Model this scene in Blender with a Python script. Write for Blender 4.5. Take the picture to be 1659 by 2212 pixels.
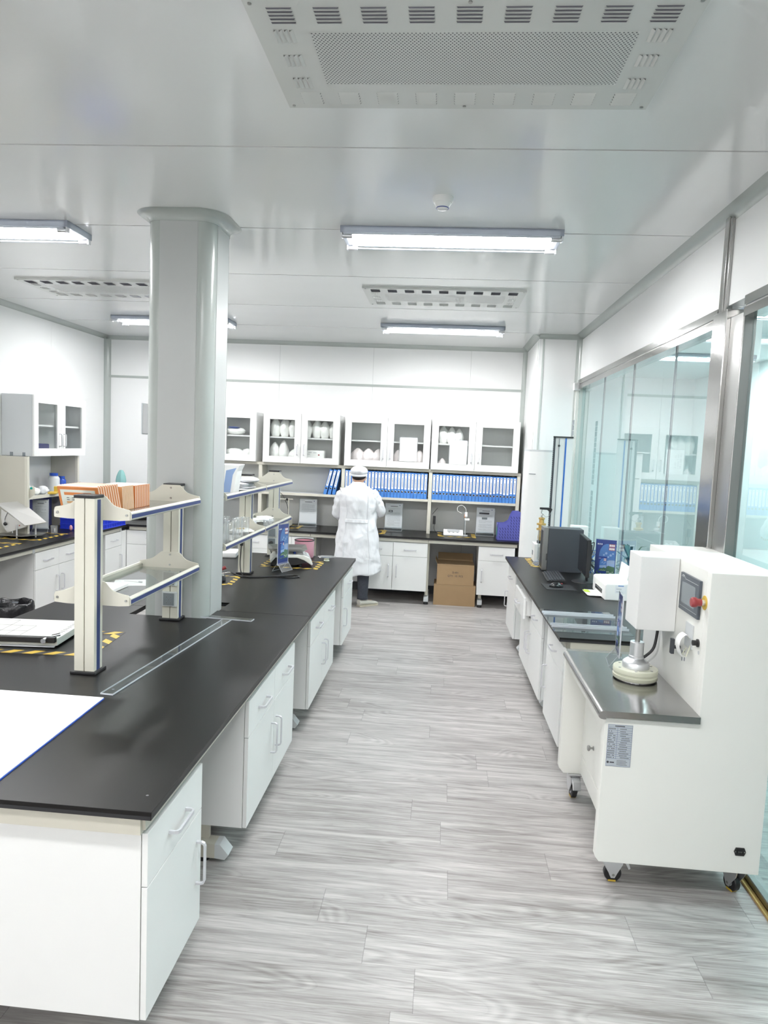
import bpy, math, random
from mathutils import Vector, Matrix, noise
random.seed(7)
for o in list(bpy.data.objects): bpy.data.objects.remove(o)
SC = bpy.context.scene
COL = SC.collection
PI = math.pi

# ---------------------------------------------------------------- camera
CAM_H = 1.85
YAW, PITCH, ROLL, FPX = -8.00898636e-02, 9.26413010e-02, 4.29666934e-02, 1543.0
def cam_axes():
    cy, sy = math.cos(YAW), math.sin(YAW)
    f = Vector((sy, cy, 0)); r = Vector((cy, -sy, 0)); u = Vector((0, 0, 1))
    cp, sp = math.cos(PITCH), math.sin(PITCH)
    f2 = f * cp - u * sp; u2 = u * cp + f * sp
    cr, sr = math.cos(ROLL), math.sin(ROLL)
    return r * cr + u2 * sr, -r * sr + u2 * cr, f2
cr_, cu_, cf_ = cam_axes()
cd = bpy.data.cameras.new('camera'); cam = bpy.data.objects.new('camera', cd); COL.objects.link(cam)
cd.sensor_fit = 'HORIZONTAL'; cd.sensor_width = 36.0; cd.lens = 36.0 * FPX / 1659.0
cd.clip_start = 0.05; cd.clip_end = 100
mw = Matrix((cr_, cu_, -cf_)).transposed().to_4x4(); mw.translation = Vector((0, 0, CAM_H))
cam.matrix_world = mw
SC.camera = cam

# ---------------------------------------------------------------- world, exposure, lamp strength
wd = bpy.data.worlds.new('world'); SC.world = wd; wd.use_nodes = True
wd.node_tree.nodes['Background'].inputs[0].default_value = (0.9, 0.95, 1, 1)
wd.node_tree.nodes['Background'].inputs[1].default_value = 0.3
SC.view_settings.view_transform = 'Standard'; SC.view_settings.look = 'None'
SC.view_settings.exposure = 1.27; SC.view_settings.gamma = 1.0; SC.view_settings.use_curve_mapping = False
TUBE = 30.0          # emission of the lamp diffusers
SC.cycles.max_bounces = 10; SC.cycles.diffuse_bounces = 5; SC.cycles.transparent_max_bounces = 16
SC.cycles.caustics_reflective = False; SC.cycles.caustics_refractive = False
SC.cycles.sample_clamp_indirect = 6.0

# ---------------------------------------------------------------- materials
MATS = {}
def mat(name, col=(0.8, 0.8, 0.8), rough=0.5, metal=0.0, spec=0.5, emit=None, coat=0.0, bump=None, vary=None, trans=0.0, alpha=1.0):
    if name in MATS: return MATS[name]
    m = bpy.data.materials.new(name); m.use_nodes = True; nt = m.node_tree
    b = nt.nodes['Principled BSDF']
    b.inputs['Base Color'].default_value = (*col, 1); b.inputs['Roughness'].default_value = rough
    b.inputs['Metallic'].default_value = metal; b.inputs['Specular IOR Level'].default_value = spec
    b.inputs['Coat Weight'].default_value = coat; b.inputs['Coat Roughness'].default_value = 0.1
    b.inputs['Transmission Weight'].default_value = trans
    if alpha < 1: b.inputs['Alpha'].default_value = alpha
    if emit:
        b.inputs['Emission Color'].default_value = (1, 1, 1, 1); b.inputs['Emission Strength'].default_value = emit
    tc = nt.nodes.new('ShaderNodeTexCoord')
    if vary:                       # (scale, amount) : slight tone variation
        n = nt.nodes.new('ShaderNodeTexNoise'); n.inputs['Scale'].default_value = vary[0]; n.inputs['Detail'].default_value = 5
        nt.links.new(tc.outputs['Object'], n.inputs['Vector'])
        mp = nt.nodes.new('ShaderNodeMapRange'); mp.inputs['To Min'].default_value = 1 - vary[1]; mp.inputs['To Max'].default_value = 1 + vary[1]
        nt.links.new(n.outputs['Fac'], mp.inputs['Value'])
        mx = nt.nodes.new('ShaderNodeVectorMath'); mx.operation = 'SCALE'; mx.inputs[0].default_value = col
        nt.links.new(mp.outputs['Result'], mx.inputs['Scale']); nt.links.new(mx.outputs[0], b.inputs['Base Color'])
    if bump:                       # (scale, strength)
        n = nt.nodes.new('ShaderNodeTexNoise'); n.inputs['Scale'].default_value = bump[0]; n.inputs['Detail'].default_value = 4
        nt.links.new(tc.outputs['Object'], n.inputs['Vector'])
        bp = nt.nodes.new('ShaderNodeBump'); bp.inputs['Strength'].default_value = bump[1]; bp.inputs['Distance'].default_value = 0.01
        nt.links.new(n.outputs['Fac'], bp.inputs['Height']); nt.links.new(bp.outputs[0], b.inputs['Normal'])
    MATS[name] = m; return m

def glass_mat(name, tint, ior=1.5, boost=1.0, rough=0.0, haze=0.0):
    if name in MATS: return MATS[name]
    m = bpy.data.materials.new(name); m.use_nodes = True; nt = m.node_tree; nt.nodes.clear()
    out = nt.nodes.new('ShaderNodeOutputMaterial'); mix = nt.nodes.new('ShaderNodeMixShader')
    t = nt.nodes.new('ShaderNodeBsdfTransparent'); t.inputs[0].default_value = (*tint, 1)
    g = nt.nodes.new('ShaderNodeBsdfGlossy'); g.inputs['Roughness'].default_value = rough
    f = nt.nodes.new('ShaderNodeFresnel'); f.inputs['IOR'].default_value = ior
    k = nt.nodes.new('ShaderNodeMath'); k.operation = 'MULTIPLY'; k.inputs[1].default_value = boost; k.use_clamp = True
    gm = nt.nodes.new('ShaderNodeNewGeometry'); fr = nt.nodes.new('ShaderNodeMath'); fr.operation = 'SUBTRACT'; fr.inputs[0].default_value = 1.0
    nt.links.new(gm.outputs['Backfacing'], fr.inputs[1])      # only the outer face of the sheet reflects
    k2 = nt.nodes.new('ShaderNodeMath'); k2.operation = 'MULTIPLY'
    nt.links.new(f.outputs[0], k.inputs[0]); nt.links.new(k.outputs[0], k2.inputs[0]); nt.links.new(fr.outputs[0], k2.inputs[1]); nt.links.new(k2.outputs[0], mix.inputs[0])
    df = nt.nodes.new('ShaderNodeBsdfDiffuse'); df.inputs[0].default_value = (0.85, 0.88, 0.92, 1); mh = nt.nodes.new('ShaderNodeMixShader'); mh.inputs[0].default_value = haze
    nt.links.new(t.outputs[0], mh.inputs[1]); nt.links.new(df.outputs[0], mh.inputs[2]); nt.links.new(mh.outputs[0], mix.inputs[1]); nt.links.new(g.outputs[0], mix.inputs[2]); nt.links.new(mix.outputs[0], out.inputs[0])
    MATS[name] = m; return m

mat('white', (0.76, 0.765, 0.755), 0.35, spec=0.4)                       # white laminate
mat('offwhite', (0.80, 0.80, 0.76), 0.32, spec=0.5, bump=(400, 0.04))   # machine paint
mat('edge', (0.62, 0.61, 0.56), 0.45)                                 # beige edge band
mat('beige', (0.52, 0.50, 0.43), 0.42)
mat('beige_light', (0.62, 0.60, 0.52), 0.38)
mat('gap', (0.02, 0.02, 0.02), 0.9)
mat('slit', (0.13, 0.13, 0.15), 0.8)
mat('black_top', (0.0048, 0.0043, 0.0041), 0.33, spec=0.30, bump=(900, 0.05), vary=(3, 0.15))
mat('black_edge', (0.016, 0.016, 0.019), 0.5)
mat('wall', (0.80, 0.805, 0.80), 0.38, spec=0.35)
mat('wall_line', (0.45, 0.47, 0.46), 0.5)
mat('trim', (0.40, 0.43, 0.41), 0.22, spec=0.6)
mat('col_panel', (0.46, 0.475, 0.47), 0.35, spec=0.4)
mat('alu', (0.72, 0.73, 0.75), 0.32, metal=0.85)
mat('handle', (0.60, 0.60, 0.63), 0.35, metal=0.35)
mat('steel', (0.40, 0.395, 0.385), 0.16, metal=1.0, bump=(6, 0.15))
mat('steel_matte', (0.42, 0.42, 0.41), 0.30, metal=1.0)
mat('chrome', (0.8, 0.8, 0.82), 0.1, metal=1.0)
mat('blue_strip', (0.025, 0.045, 0.16), 0.4)
mat('black', (0.015, 0.015, 0.017), 0.45)
mat('black_gloss', (0.012, 0.013, 0.015), 0.15)
mat('darkgrey', (0.05, 0.055, 0.065), 0.5)
mat('grey', (0.20, 0.22, 0.24), 0.5)
mat('lightgrey', (0.55, 0.57, 0.58), 0.45)
mat('binder', (0.065, 0.23, 0.62), 0.38)
mat('binder2', (0.055, 0.20, 0.58), 0.38)
mat('paper', (0.80, 0.81, 0.84), 0.7)
mat('paper_white', (0.88, 0.88, 0.87), 0.6)
mat('ink', (0.06, 0.06, 0.07), 0.7)
mat('ink_light', (0.42, 0.43, 0.45), 0.7)
mat('orange', (0.56, 0.20, 0.06), 0.5)
mat('peach', (0.62, 0.36, 0.17), 0.5)
mat('palegreen', (0.62, 0.66, 0.60), 0.5)
mat('yellow', (0.62, 0.42, 0.05), 0.45)
mat('tape_dark', (0.035, 0.033, 0.032), 0.5)
mat('crate', (0.03, 0.06, 0.62), 0.35)
mat('cobalt', (0.02, 0.08, 0.45), 0.35)
mat('purple', (0.10, 0.11, 0.42), 0.4)
mat('purple_dark', (0.02, 0.022, 0.11), 0.5)
mat('pink', (0.72, 0.36, 0.44), 0.45)
mat('carton', (0.36, 0.24, 0.13), 0.8, vary=(9, 0.06))
mat('carton_edge', (0.44, 0.31, 0.18), 0.8)
mat('cloth_white', (0.70, 0.71, 0.735), 0.85)
mat('coat_cloth', (0.72, 0.73, 0.755), 0.85, bump=(6.5, 1.0))
for n_ in MATS['coat_cloth'].node_tree.nodes:
    if n_.type == 'BUMP': n_.inputs['Distance'].default_value = 0.022
    if n_.type == 'TEX_NOISE': n_.inputs['Detail'].default_value = 1.5; n_.inputs['Distortion'].default_value = 0.8
mat('steel_light', (0.66, 0.65, 0.63), 0.42, metal=0.55)
mat('denim', (0.05, 0.055, 0.07), 0.9, vary=(60, 0.25))
mat('shoe', (0.62, 0.60, 0.54), 0.6)
mat('sole', (0.55, 0.50, 0.40), 0.6)
mat('skin', (0.55, 0.33, 0.23), 0.55)
mat('hair', (0.015, 0.013, 0.012), 0.7)
mat('red', (0.33, 0.045, 0.05), 0.4)
mat('brass', (0.62, 0.42, 0.15), 0.35, metal=0.6)
mat('cablue', (0.03, 0.15, 0.5), 0.4)
mat('plate', (0.52, 0.56, 0.60), 0.4, metal=0.3)
mat('plate_line', (0.10, 0.13, 0.28), 0.5)
mat('screen', (0.19, 0.22, 0.24), 0.25)
mat('bezel', (0.075, 0.09, 0.11), 0.4)
mat('green', (0.0, 0.35, 0.15), 0.4)
mat('lime', (0.45, 0.60, 0.05), 0.5)
mat('teal', (0.25, 0.48, 0.46), 0.9)
mat('tealplug', (0.0, 0.38, 0.32), 0.4)
mat('nylon', (0.62, 0.63, 0.50), 0.3, trans=0.0, coat=0.3)
mat('bagblack', (0.012, 0.012, 0.014), 0.2, bump=(30, 0.6))
mat('cabinet_back', (0.66, 0.67, 0.66), 0.5)
mat('palepeach', (0.80, 0.66, 0.54), 0.6)
mat('panel_blue_reflection', (0.10, 0.11, 0.30), 0.25, metal=0.6)  # steel wall panel, the crate's blue reflection put into its colour
mat('hp_blue', (0.02, 0.05, 0.26), 0.35)
mat('sky_blue', (0.07, 0.20, 0.52), 0.4)
mat('pale_blue', (0.30, 0.42, 0.68), 0.4)
mat('leaf', (0.07, 0.16, 0.09), 0.6)
mat('room_white', (0.84, 0.87, 0.87), 0.6)
mat('reflector', (0.9, 0.9, 0.9), 0.5)
mat('lamp_body', (0.56, 0.60, 0.68), 0.4)
mat('tube_light', (1, 1, 1), 0.5, emit=TUBE)
mat('bagwhite', (0.90, 0.90, 0.87), 0.35, bump=(25, 0.5), coat=0.5)
mat('bagpink', (0.88, 0.80, 0.79), 0.35, bump=(25, 0.5), coat=0.5)
mat('ffu_paint', (0.62, 0.63, 0.61), 0.25, spec=0.5)
glass_mat('pane', (0.80, 0.93, 0.935), 1.5, 1.7)
glass_mat('cab_glass', (0.96, 0.97, 0.97), 1.45, 1.0)
glass_mat('acrylic', (0.94, 0.96, 0.97), 1.5, 1.3, 0.02, 0.02)
glass_mat('acrylic_edge', (0.85, 0.88, 0.92), 1.7, 1.6, 0.1, 0.65)
glass_mat('shelf_glass', (0.88, 0.91, 0.90), 1.5, 1.3)
glass_mat('beaker', (0.985, 0.99, 0.99), 1.6, 2.2, 0.0, 0.10)
glass_mat('poly', (0.85, 0.85, 0.85), 1.5, 1.5, 0.2)

def node(nt, t, **kw):
    n = nt.nodes.new(t)
    for k, v in kw.items():
        if k.startswith('i_'): n.inputs[int(k[2:])].default_value = v
        else: setattr(n, k, v)
    return n
def M_(nt, op, a, b=None, clamp=False):
    n = nt.nodes.new('ShaderNodeMath'); n.operation = op; n.use_clamp = clamp
    for i, v in enumerate((a, b)):
        if v is None: continue
        if isinstance(v, (int, float)): n.inputs[i].default_value = v
        else: nt.links.new(v, n.inputs[i])
    return n.outputs[0]

def floor_material():
    m = bpy.data.materials.new('vinyl_planks'); m.use_nodes = True; nt = m.node_tree; L = nt.links
    b = nt.nodes['Principled BSDF']
    tc = node(nt, 'ShaderNodeTexCoord'); sp = node(nt, 'ShaderNodeSeparateXYZ'); L.new(tc.outputs['Object'], sp.inputs[0])
    x, y = sp.outputs[0], sp.outputs[1]
    W, LEN = 0.2045, 1.22
    ry = M_(nt, 'DIVIDE', M_(nt, 'SUBTRACT', y, 2.187 - 20 * W), W); row = M_(nt, 'FLOOR', ry)
    wn = node(nt, 'ShaderNodeTexWhiteNoise', noise_dimensions='1D'); L.new(row, wn.inputs['W'])
    xs = M_(nt, 'ADD', M_(nt, 'DIVIDE', x, LEN), M_(nt, 'MULTIPLY', wn.outputs[0], 3.7)); cx = M_(nt, 'FLOOR', xs)
    fx = M_(nt, 'FRACT', xs); fy = M_(nt, 'FRACT', ry)
    pid = M_(nt, 'ADD', M_(nt, 'MULTIPLY', row, 7.31), M_(nt, 'MULTIPLY', cx, 3.17))
    wp = node(nt, 'ShaderNodeTexWhiteNoise', noise_dimensions='1D'); L.new(pid, wp.inputs['W'])
    # grain coordinates: stretched along x, shifted per plank
    def coords(sx, sy, k):
        cb = node(nt, 'ShaderNodeCombineXYZ')
        L.new(M_(nt, 'MULTIPLY', x, sx), cb.inputs[0]); L.new(M_(nt, 'MULTIPLY', y, sy), cb.inputs[1])
        L.new(M_(nt, 'MULTIPLY', pid, k), cb.inputs[2]); return cb.outputs[0]
    def noise_(sx, sy, k, det=5, rough=0.6, dist=0.0):
        n = node(nt, 'ShaderNodeTexNoise'); n.inputs['Scale'].default_value = 1; n.inputs['Detail'].default_value = det
        n.inputs['Roughness'].default_value = rough; n.inputs['Distortion'].default_value = dist
        L.new(coords(sx, sy, k), n.inputs['Vector']); return n.outputs['Fac']
    broad = noise_(1.3, 20, 0.37, 3, 0.55, 0.8)
    fine = noise_(8, 190, 0.71, 4, 0.7)
    mid = noise_(3.4, 64, 0.53, 4, 0.6, 1.6)
    big = noise_(0.8, 1.6, 0.0, 2, 0.5)
    # cathedral figure: contour lines of a slow noise
    slow = noise_(1.1, 5.5, 0.91, 1.0, 0.4, 0.5)
    ring = M_(nt, 'SINE', M_(nt, 'MULTIPLY', slow, 105.0))
    ringw = M_(nt, 'MULTIPLY', M_(nt, 'GREATER_THAN', slow, 0.53), M_(nt, 'MULTIPLY', ring, 0.06))
    v = M_(nt, 'ADD', M_(nt, 'MULTIPLY', M_(nt, 'SUBTRACT', broad, 0.5), 0.80), M_(nt, 'MULTIPLY', M_(nt, 'SUBTRACT', mid, 0.5), 0.62))
    v = M_(nt, 'ADD', v, M_(nt, 'MULTIPLY', M_(nt, 'SUBTRACT', fine, 0.5), 0.42))
    v = M_(nt, 'ADD', v, ringw)
    v = M_(nt, 'ADD', v, M_(nt, 'MULTIPLY', M_(nt, 'SUBTRACT', big, 0.5), 0.35))
    v = M_(nt, 'ADD', v, M_(nt, 'MULTIPLY', M_(nt, 'SUBTRACT', wp.outputs[0], 0.5), 0.03))
    v = M_(nt, 'ADD', v, 0.5)
    cr = node(nt, 'ShaderNodeValToRGB'); L.new(v, cr.inputs[0]); e = cr.color_ramp.elements
    e[0].position = 0.22; e[0].color = (0.185, 0.168, 0.160, 1); e[1].position = 0.78; e[1].color = (0.53, 0.508, 0.495, 1)
    e2 = e.new(0.5); e2.color = (0.355, 0.338, 0.328, 1)
    # joints
    jx = M_(nt, 'LESS_THAN', M_(nt, 'ABSOLUTE', M_(nt, 'SUBTRACT', fx, 0.5)), 0.4988)
    jy = M_(nt, 'LESS_THAN', M_(nt, 'ABSOLUTE', M_(nt, 'SUBTRACT', fy, 0.5)), 0.4965)
    jj = M_(nt, 'ADD', M_(nt, 'MULTIPLY', M_(nt, 'MULTIPLY', jx, M_(nt, 'ADD', M_(nt, 'MULTIPLY', jy, 0.05), 0.95)), 0.32), 0.68)
    sc = node(nt, 'ShaderNodeVectorMath', operation='SCALE'); L.new(cr.outputs[0], sc.inputs[0]); L.new(jj, sc.inputs['Scale'])
    L.new(sc.outputs[0], b.inputs['Base Color'])
    b.inputs['Roughness'].default_value = 0.42; b.inputs['Specular IOR Level'].default_value = 0.4
    bp = node(nt, 'ShaderNodeBump'); bp.inputs['Strength'].default_value = 0.25; bp.inputs['Distance'].default_value = 0.002
    L.new(v, bp.inputs['Height']); L.new(bp.outputs[0], b.inputs['Normal'])
    MATS['floor'] = m; return m
floor_material()

def perf_material():
    m = bpy.data.materials.new('perforated_sheet'); m.use_nodes = True; nt = m.node_tree; L = nt.links
    b = nt.nodes['Principled BSDF']; b.inputs['Roughness'].default_value = 0.3
    tc = node(nt, 'ShaderNodeTexCoord'); sp = node(nt, 'ShaderNodeSeparateXYZ'); L.new(tc.outputs['Object'], sp.inputs[0])
    P = 0.0122
    v = M_(nt, 'DIVIDE', sp.outputs[1], P * 0.72); r = M_(nt, 'FLOOR', v)
    u = M_(nt, 'ADD', M_(nt, 'DIVIDE', sp.outputs[0], P), M_(nt, 'MULTIPLY', r, 0.5))
    du = M_(nt, 'MULTIPLY', M_(nt, 'SUBTRACT', M_(nt, 'FRACT', u), 0.5), P); dv = M_(nt, 'MULTIPLY', M_(nt, 'SUBTRACT', M_(nt, 'FRACT', v), 0.5), P * 0.72)
    d = M_(nt, 'SQRT', M_(nt, 'ADD', M_(nt, 'MULTIPLY', du, du), M_(nt, 'MULTIPLY', dv, dv)))
    h = M_(nt, 'LESS_THAN', d, 0.0027)
    mx = node(nt, 'ShaderNodeMix', data_type='RGBA'); L.new(h, mx.inputs[0]); mx.inputs[6].default_value = (0.60, 0.61, 0.59, 1); mx.inputs[7].default_value = (0.06, 0.06, 0.07, 1)
    L.new(mx.outputs[2], b.inputs['Base Color']); MATS['perf'] = m
perf_material()

def ceiling_material():
    m = mat('ceiling', (0.76, 0.77, 0.765), 0.13, spec=0.55)
    nt = m.node_tree; b = nt.nodes['Principled BSDF']
    tc = node(nt, 'ShaderNodeTexCoord'); n = node(nt, 'ShaderNodeTexNoise'); n.inputs['Scale'].default_value = 1.6; n.inputs['Detail'].default_value = 1
    nt.links.new(tc.outputs['Object'], n.inputs['Vector'])
    bp = node(nt, 'ShaderNodeBump'); bp.inputs['Strength'].default_value = 0.12; bp.inputs['Distance'].default_value = 0.03
    nt.links.new(n.outputs['Fac'], bp.inputs['Height']); nt.links.new(bp.outputs[0], b.inputs['Normal'])
ceiling_material()

# ---------------------------------------------------------------- mesh builder
class G:
    def __init__(s, m='white'): s.v = []; s.f = []; s.mi = []; s.sm = []; s.names = []; s.cur = m
    def _m(s, m):
        m = m or s.cur
        if m not in s.names: s.names.append(m)
        return s.names.index(m)
    def face(s, idx, m=None, smooth=False): s.f.append(idx); s.mi.append(s._m(m)); s.sm.append(smooth)
    def box(s, x0, y0, z0, x1, y1, z1, m=None, top=None):
        if x0 > x1: x0, x1 = x1, x0
        if y0 > y1: y0, y1 = y1, y0
        if z0 > z1: z0, z1 = z1, z0
        n = len(s.v); s.v += [(x0,y0,z0),(x1,y0,z0),(x1,y1,z0),(x0,y1,z0),(x0,y0,z1),(x1,y0,z1),(x1,y1,z1),(x0,y1,z1)]
        for q in ((0,3,2,1),(4,5,6,7),(0,1,5,4),(1,2,6,5),(2,3,7,6),(3,0,4,7)): s.face([n+i for i in q], m)
        return s
    def quad(s, a, b, c, d, m=None):
        n = len(s.v); s.v += [tuple(a), tuple(b), tuple(c), tuple(d)]; s.face([n, n+1, n+2, n+3], m); return s
    def prism(s, pts, ax, a, b, m=None, smooth=False):
        """pts: 2D polygon; ax = axis of extrusion (0: pts=(y,z), 1: pts=(x,z), 2: pts=(x,y))"""
        n = len(s.v); k = len(pts)
        for w in (a, b):
            for p in pts:
                s.v.append((w, p[0], p[1]) if ax == 0 else (p[0], w, p[1]) if ax == 1 else (p[0], p[1], w))
        s.face([n + i for i in range(k)], m); s.face([n + k + i for i in reversed(range(k))], m)
        for i in range(k): j = (i + 1) % k; s.face([n + i, n + k + i, n + k + j, n + j], m, smooth)
        return s
    def rings(s, rings, m=None, smooth=True, caps=True, closed=False):
        n = len(s.v); k = len(rings[0])
        for r in rings: s.v += [tuple(p) for p in r]
        R = len(rings)
        for a in range(R if closed else R - 1):
            b = (a + 1) % R
            for i in range(k):
                j = (i + 1) % k
                s.face([n + a*k + i, n + a*k + j, n + b*k + j, n + b*k + i], m, smooth)
        if caps and not closed:
            s.face([n + i for i in reversed(range(k))], m); s.face([n + (R-1)*k + i for i in range(k)], m)
        return s
    def cyl(s, p0, p1, r, r2=None, seg=16, m=None, smooth=True, caps=True):
        p0 = Vector(p0); p1 = Vector(p1); r2 = r if r2 is None else r2
        d = (p1 - p0).normalized(); a = d.orthogonal().normalized(); b = d.cross(a)
        rr = [[p + (a * math.cos(t) + b * math.sin(t)) * q for t in [2*PI*i/seg for i in range(seg)]] for p, q in ((p0, r), (p1, r2))]
        return s.rings(rr, m, smooth, caps)
    def tube(s, pts, r, seg=8, m=None, closed=False, sub=1):
        pts = [Vector(p) for p in pts]
        if sub > 1: pts = spline(pts, sub, closed)
        rr = []; prev = None
        for i, p in enumerate(pts):
            if closed: d = pts[(i+1) % len(pts)] - pts[i-1]
            else: d = pts[min(i+1, len(pts)-1)] - pts[max(i-1, 0)]
            d.normalize()
            a = d.orthogonal().normalized() if prev is None else (prev - d * prev.dot(d)).normalized()
            prev = a; b = d.cross(a)
            q = r(i / max(1, len(pts)-1)) if callable(r) else r
            rr.append([p + (a * math.cos(t) + b * math.sin(t)) * q for t in [2*PI*k/seg for k in range(seg)]])
        return s.rings(rr, m, True, True, closed)
    def lathe(s, prof, c=(0,0,0), seg=28, m=None, caps=True):
        rr = [[(c[0] + r*math.cos(t), c[1] + r*math.sin(t), c[2] + z) for t in [2*PI*i/seg for i in range(seg)]] for r, z in prof]
        return s.rings(rr, m, True, caps)
    def sphere(s, c, rx, ry=None, rz=None, seg=16, n=10, m=None, fn=None):
        ry = ry or rx; rz = rz or rx; rr = []
        for j in range(n + 1):
            t = -PI/2 + PI * j / n; t = max(min(t, PI/2 - 0.06), -PI/2 + 0.06)
            rr.append([])
            for i in range(seg):
                u = 2*PI*i/seg; d = Vector((math.cos(t)*math.cos(u), math.cos(t)*math.sin(u), math.sin(t)))
                k = fn(d) if fn else 1.0
                rr[-1].append((c[0] + rx*d.x*k, c[1] + ry*d.y*k, c[2] + rz*d.z*k))
        return s.rings(rr, m, True, True)
    def obj(s, name, parent=None, loc=(0,0,0), rz=0, bevel=0, seg=2, sharp=40):
        me = bpy.data.meshes.new(name); me.from_pydata([tuple(v) for v in s.v], [], s.f)
        for n in s.names: me.materials.append(MATS[n])
        me.polygons.foreach_set('material_index', s.mi); me.polygons.foreach_set('use_smooth', s.sm)
        me.update()
        import bmesh
        bm = bmesh.new(); bm.from_mesh(me); bmesh.ops.recalc_face_normals(bm, faces=bm.faces)
        if bevel:
            es = [e for e in bm.edges if e.is_manifold and e.calc_face_angle(0) > math.radians(30)]
            bmesh.ops.bevel(bm, geom=es, offset=bevel, segments=seg, affect='EDGES', profile=0.6, clamp_overlap=True)
        bm.to_mesh(me); bm.free()
        if any(s.sm): me.set_sharp_from_angle(angle=math.radians(sharp))
        o = bpy.data.objects.new(name, me); COL.objects.link(o); o.location = loc; o.rotation_euler = (0, 0, rz)
        if parent: o.parent = parent
        return o

def spline(P, sub, closed=False):
    out = []; n = len(P); rng = range(n if closed else n - 1)
    for i in rng:
        p0 = P[(i-1) % n] if closed or i > 0 else P[i]; p1 = P[i]; p2 = P[(i+1) % n]; p3 = P[(i+2) % n] if closed or i < n-2 else p2
        for k in range(sub):
            t = k / sub
            out.append(0.5*((2*p1) + (-p0+p2)*t + (2*p0-5*p1+4*p2-p3)*t*t + (-p0+3*p1-3*p2+p3)*t**3))
    if not closed: out.append(P[-1])
    return out
def bez(pts, sub=6): return [tuple(p) for p in spline([Vector(p) for p in pts], sub)]

def E(name, loc=(0,0,0), rz=0, parent=None):
    o = bpy.data.objects.new(name, None); COL.objects.link(o); o.location = loc; o.rotation_euler = (0,0,rz); o.empty_display_size = 0.05
    if parent: o.parent = parent
    return o
def tag(o, label=None, cat=None, group=None, kind=None):
    if label: o['label'] = label
    if cat: o['category'] = cat
    if group: o['group'] = group
    if kind: o['kind'] = kind
    return o
def thing(name, label, cat, loc=(0,0,0), rz=0, group=None): return tag(E(name, loc, rz), label, cat, group)
def struct(o): o['kind'] = 'structure'; return o
def copy_tree(o, parent=None):
    c = o.copy(); COL.objects.link(c)
    if parent: c.parent = parent
    for ch in list(o.children): copy_tree(ch, c)
    return c
def text(name, s, size, loc, rot, m, parent=None, thick=0.0006, align='CENTER'):
    cu = bpy.data.curves.new(name, 'FONT'); cu.body = s; cu.size = size; cu.extrude = thick; cu.align_x = align; cu.align_y = 'CENTER'
    t = bpy.data.objects.new(name + '_tmp', cu); COL.objects.link(t)
    dg = bpy.context.evaluated_depsgraph_get(); me = bpy.data.meshes.new_from_object(t.evaluated_get(dg))
    bpy.data.objects.remove(t)
    me.materials.clear(); me.materials.append(MATS[m])
    o = bpy.data.objects.new(name, me); COL.objects.link(o); o.location = loc; o.rotation_euler = rot
    if parent: o.parent = parent
    return o
ORD = ['first','second','third','fourth','fifth','sixth','seventh','eighth','ninth','tenth','eleventh','twelfth','thirteenth','fourteenth','fifteenth','sixteenth','seventeenth','eighteenth','nineteenth','twentieth','twenty-first','twenty-second','twenty-third','twenty-fourth','twenty-fifth','twenty-sixth']
# ================================================================ the room
XL, XR, YF, YN, ZC = -4.39, 1.40, 9.0, -3.2, 3.1
PX, PY = 0.955, 7.88            # pillar in the far right corner
g = G('floor'); g.box(XL-.1, YN-.1, -.1, 4.1, 11.1, 0); struct(g.obj('floor'))
# ceiling: sandwich panels with dark narrow joints
g = G('ceiling'); seams = [YN-.1, -1.59, -.41, .77, 1.95, 3.13, 4.285, 5.45, 6.65, 7.80, YF+.1]
for a, b in zip(seams[:-1], seams[1:]): g.box(XL-.1, a + .006, ZC, XR+.1, b - .006, ZC+.05)
g.box(XL-.1, YN-.1, ZC+.05, XR+.1, YF+.1, ZC+.1, 'gap'); struct(g.obj('ceiling'))
# far wall, panels above and below a covering strip
g = G('wall')
g.box(XL-.1, YF+.004, 0, 1.6, YF+.1, ZC, 'wall_line')
def panels(z0, z1, xs):
    for a, b in zip(xs[:-1], xs[1:]): g.box(a + .0015, YF, z0, b - .0015, YF+.02, z1)
panels(0, 2.578, [XL, -3.3, -2.119, -.934, .276, 1.4]); panels(2.602, ZC, [XL, -3.3, -2.119, -.934, .276, 1.4])
struct(g.obj('wall_far'))
g = G('trim'); g.box(XL, YF-.006, 2.575, PX, YF, 2.605); struct(g.obj('trim_1'))
g = G('wall'); ys = [YN-.1, -1.0, .2, 1.4, 2.6, 3.8, 5.0, 6.2, 7.706, YF]
g.box(XL-.1, YN-.1, 0, XL-.004, YF+.1, ZC, 'wall_line')
for a, b in zip(ys[:-1], ys[1:]): g.box(XL-.02, a + .001, 0, XL, b - .001, ZC)
struct(g.obj('wall_left'))
g = G('wall'); g.box(XL-.1, YN-.1, 0, 4.1, YN, ZC); struct(g.obj('wall_near'))
# right wall: panels over the glazing, solid part behind the camera
g = G('wall')
g.box(XR, 3.855, 2.63, XR+.08, PY, ZC); g.box(XR, .55, 2.63, XR+.08, 3.84, ZC); g.box(XR, YN, 0, XR+.08, .55, ZC)
struct(g.obj('wall_right'))
g = G('wall'); g.box(PX, PY, 0, XR+.1, YF, ZC)
struct(g.obj('wall_pillar'))

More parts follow.
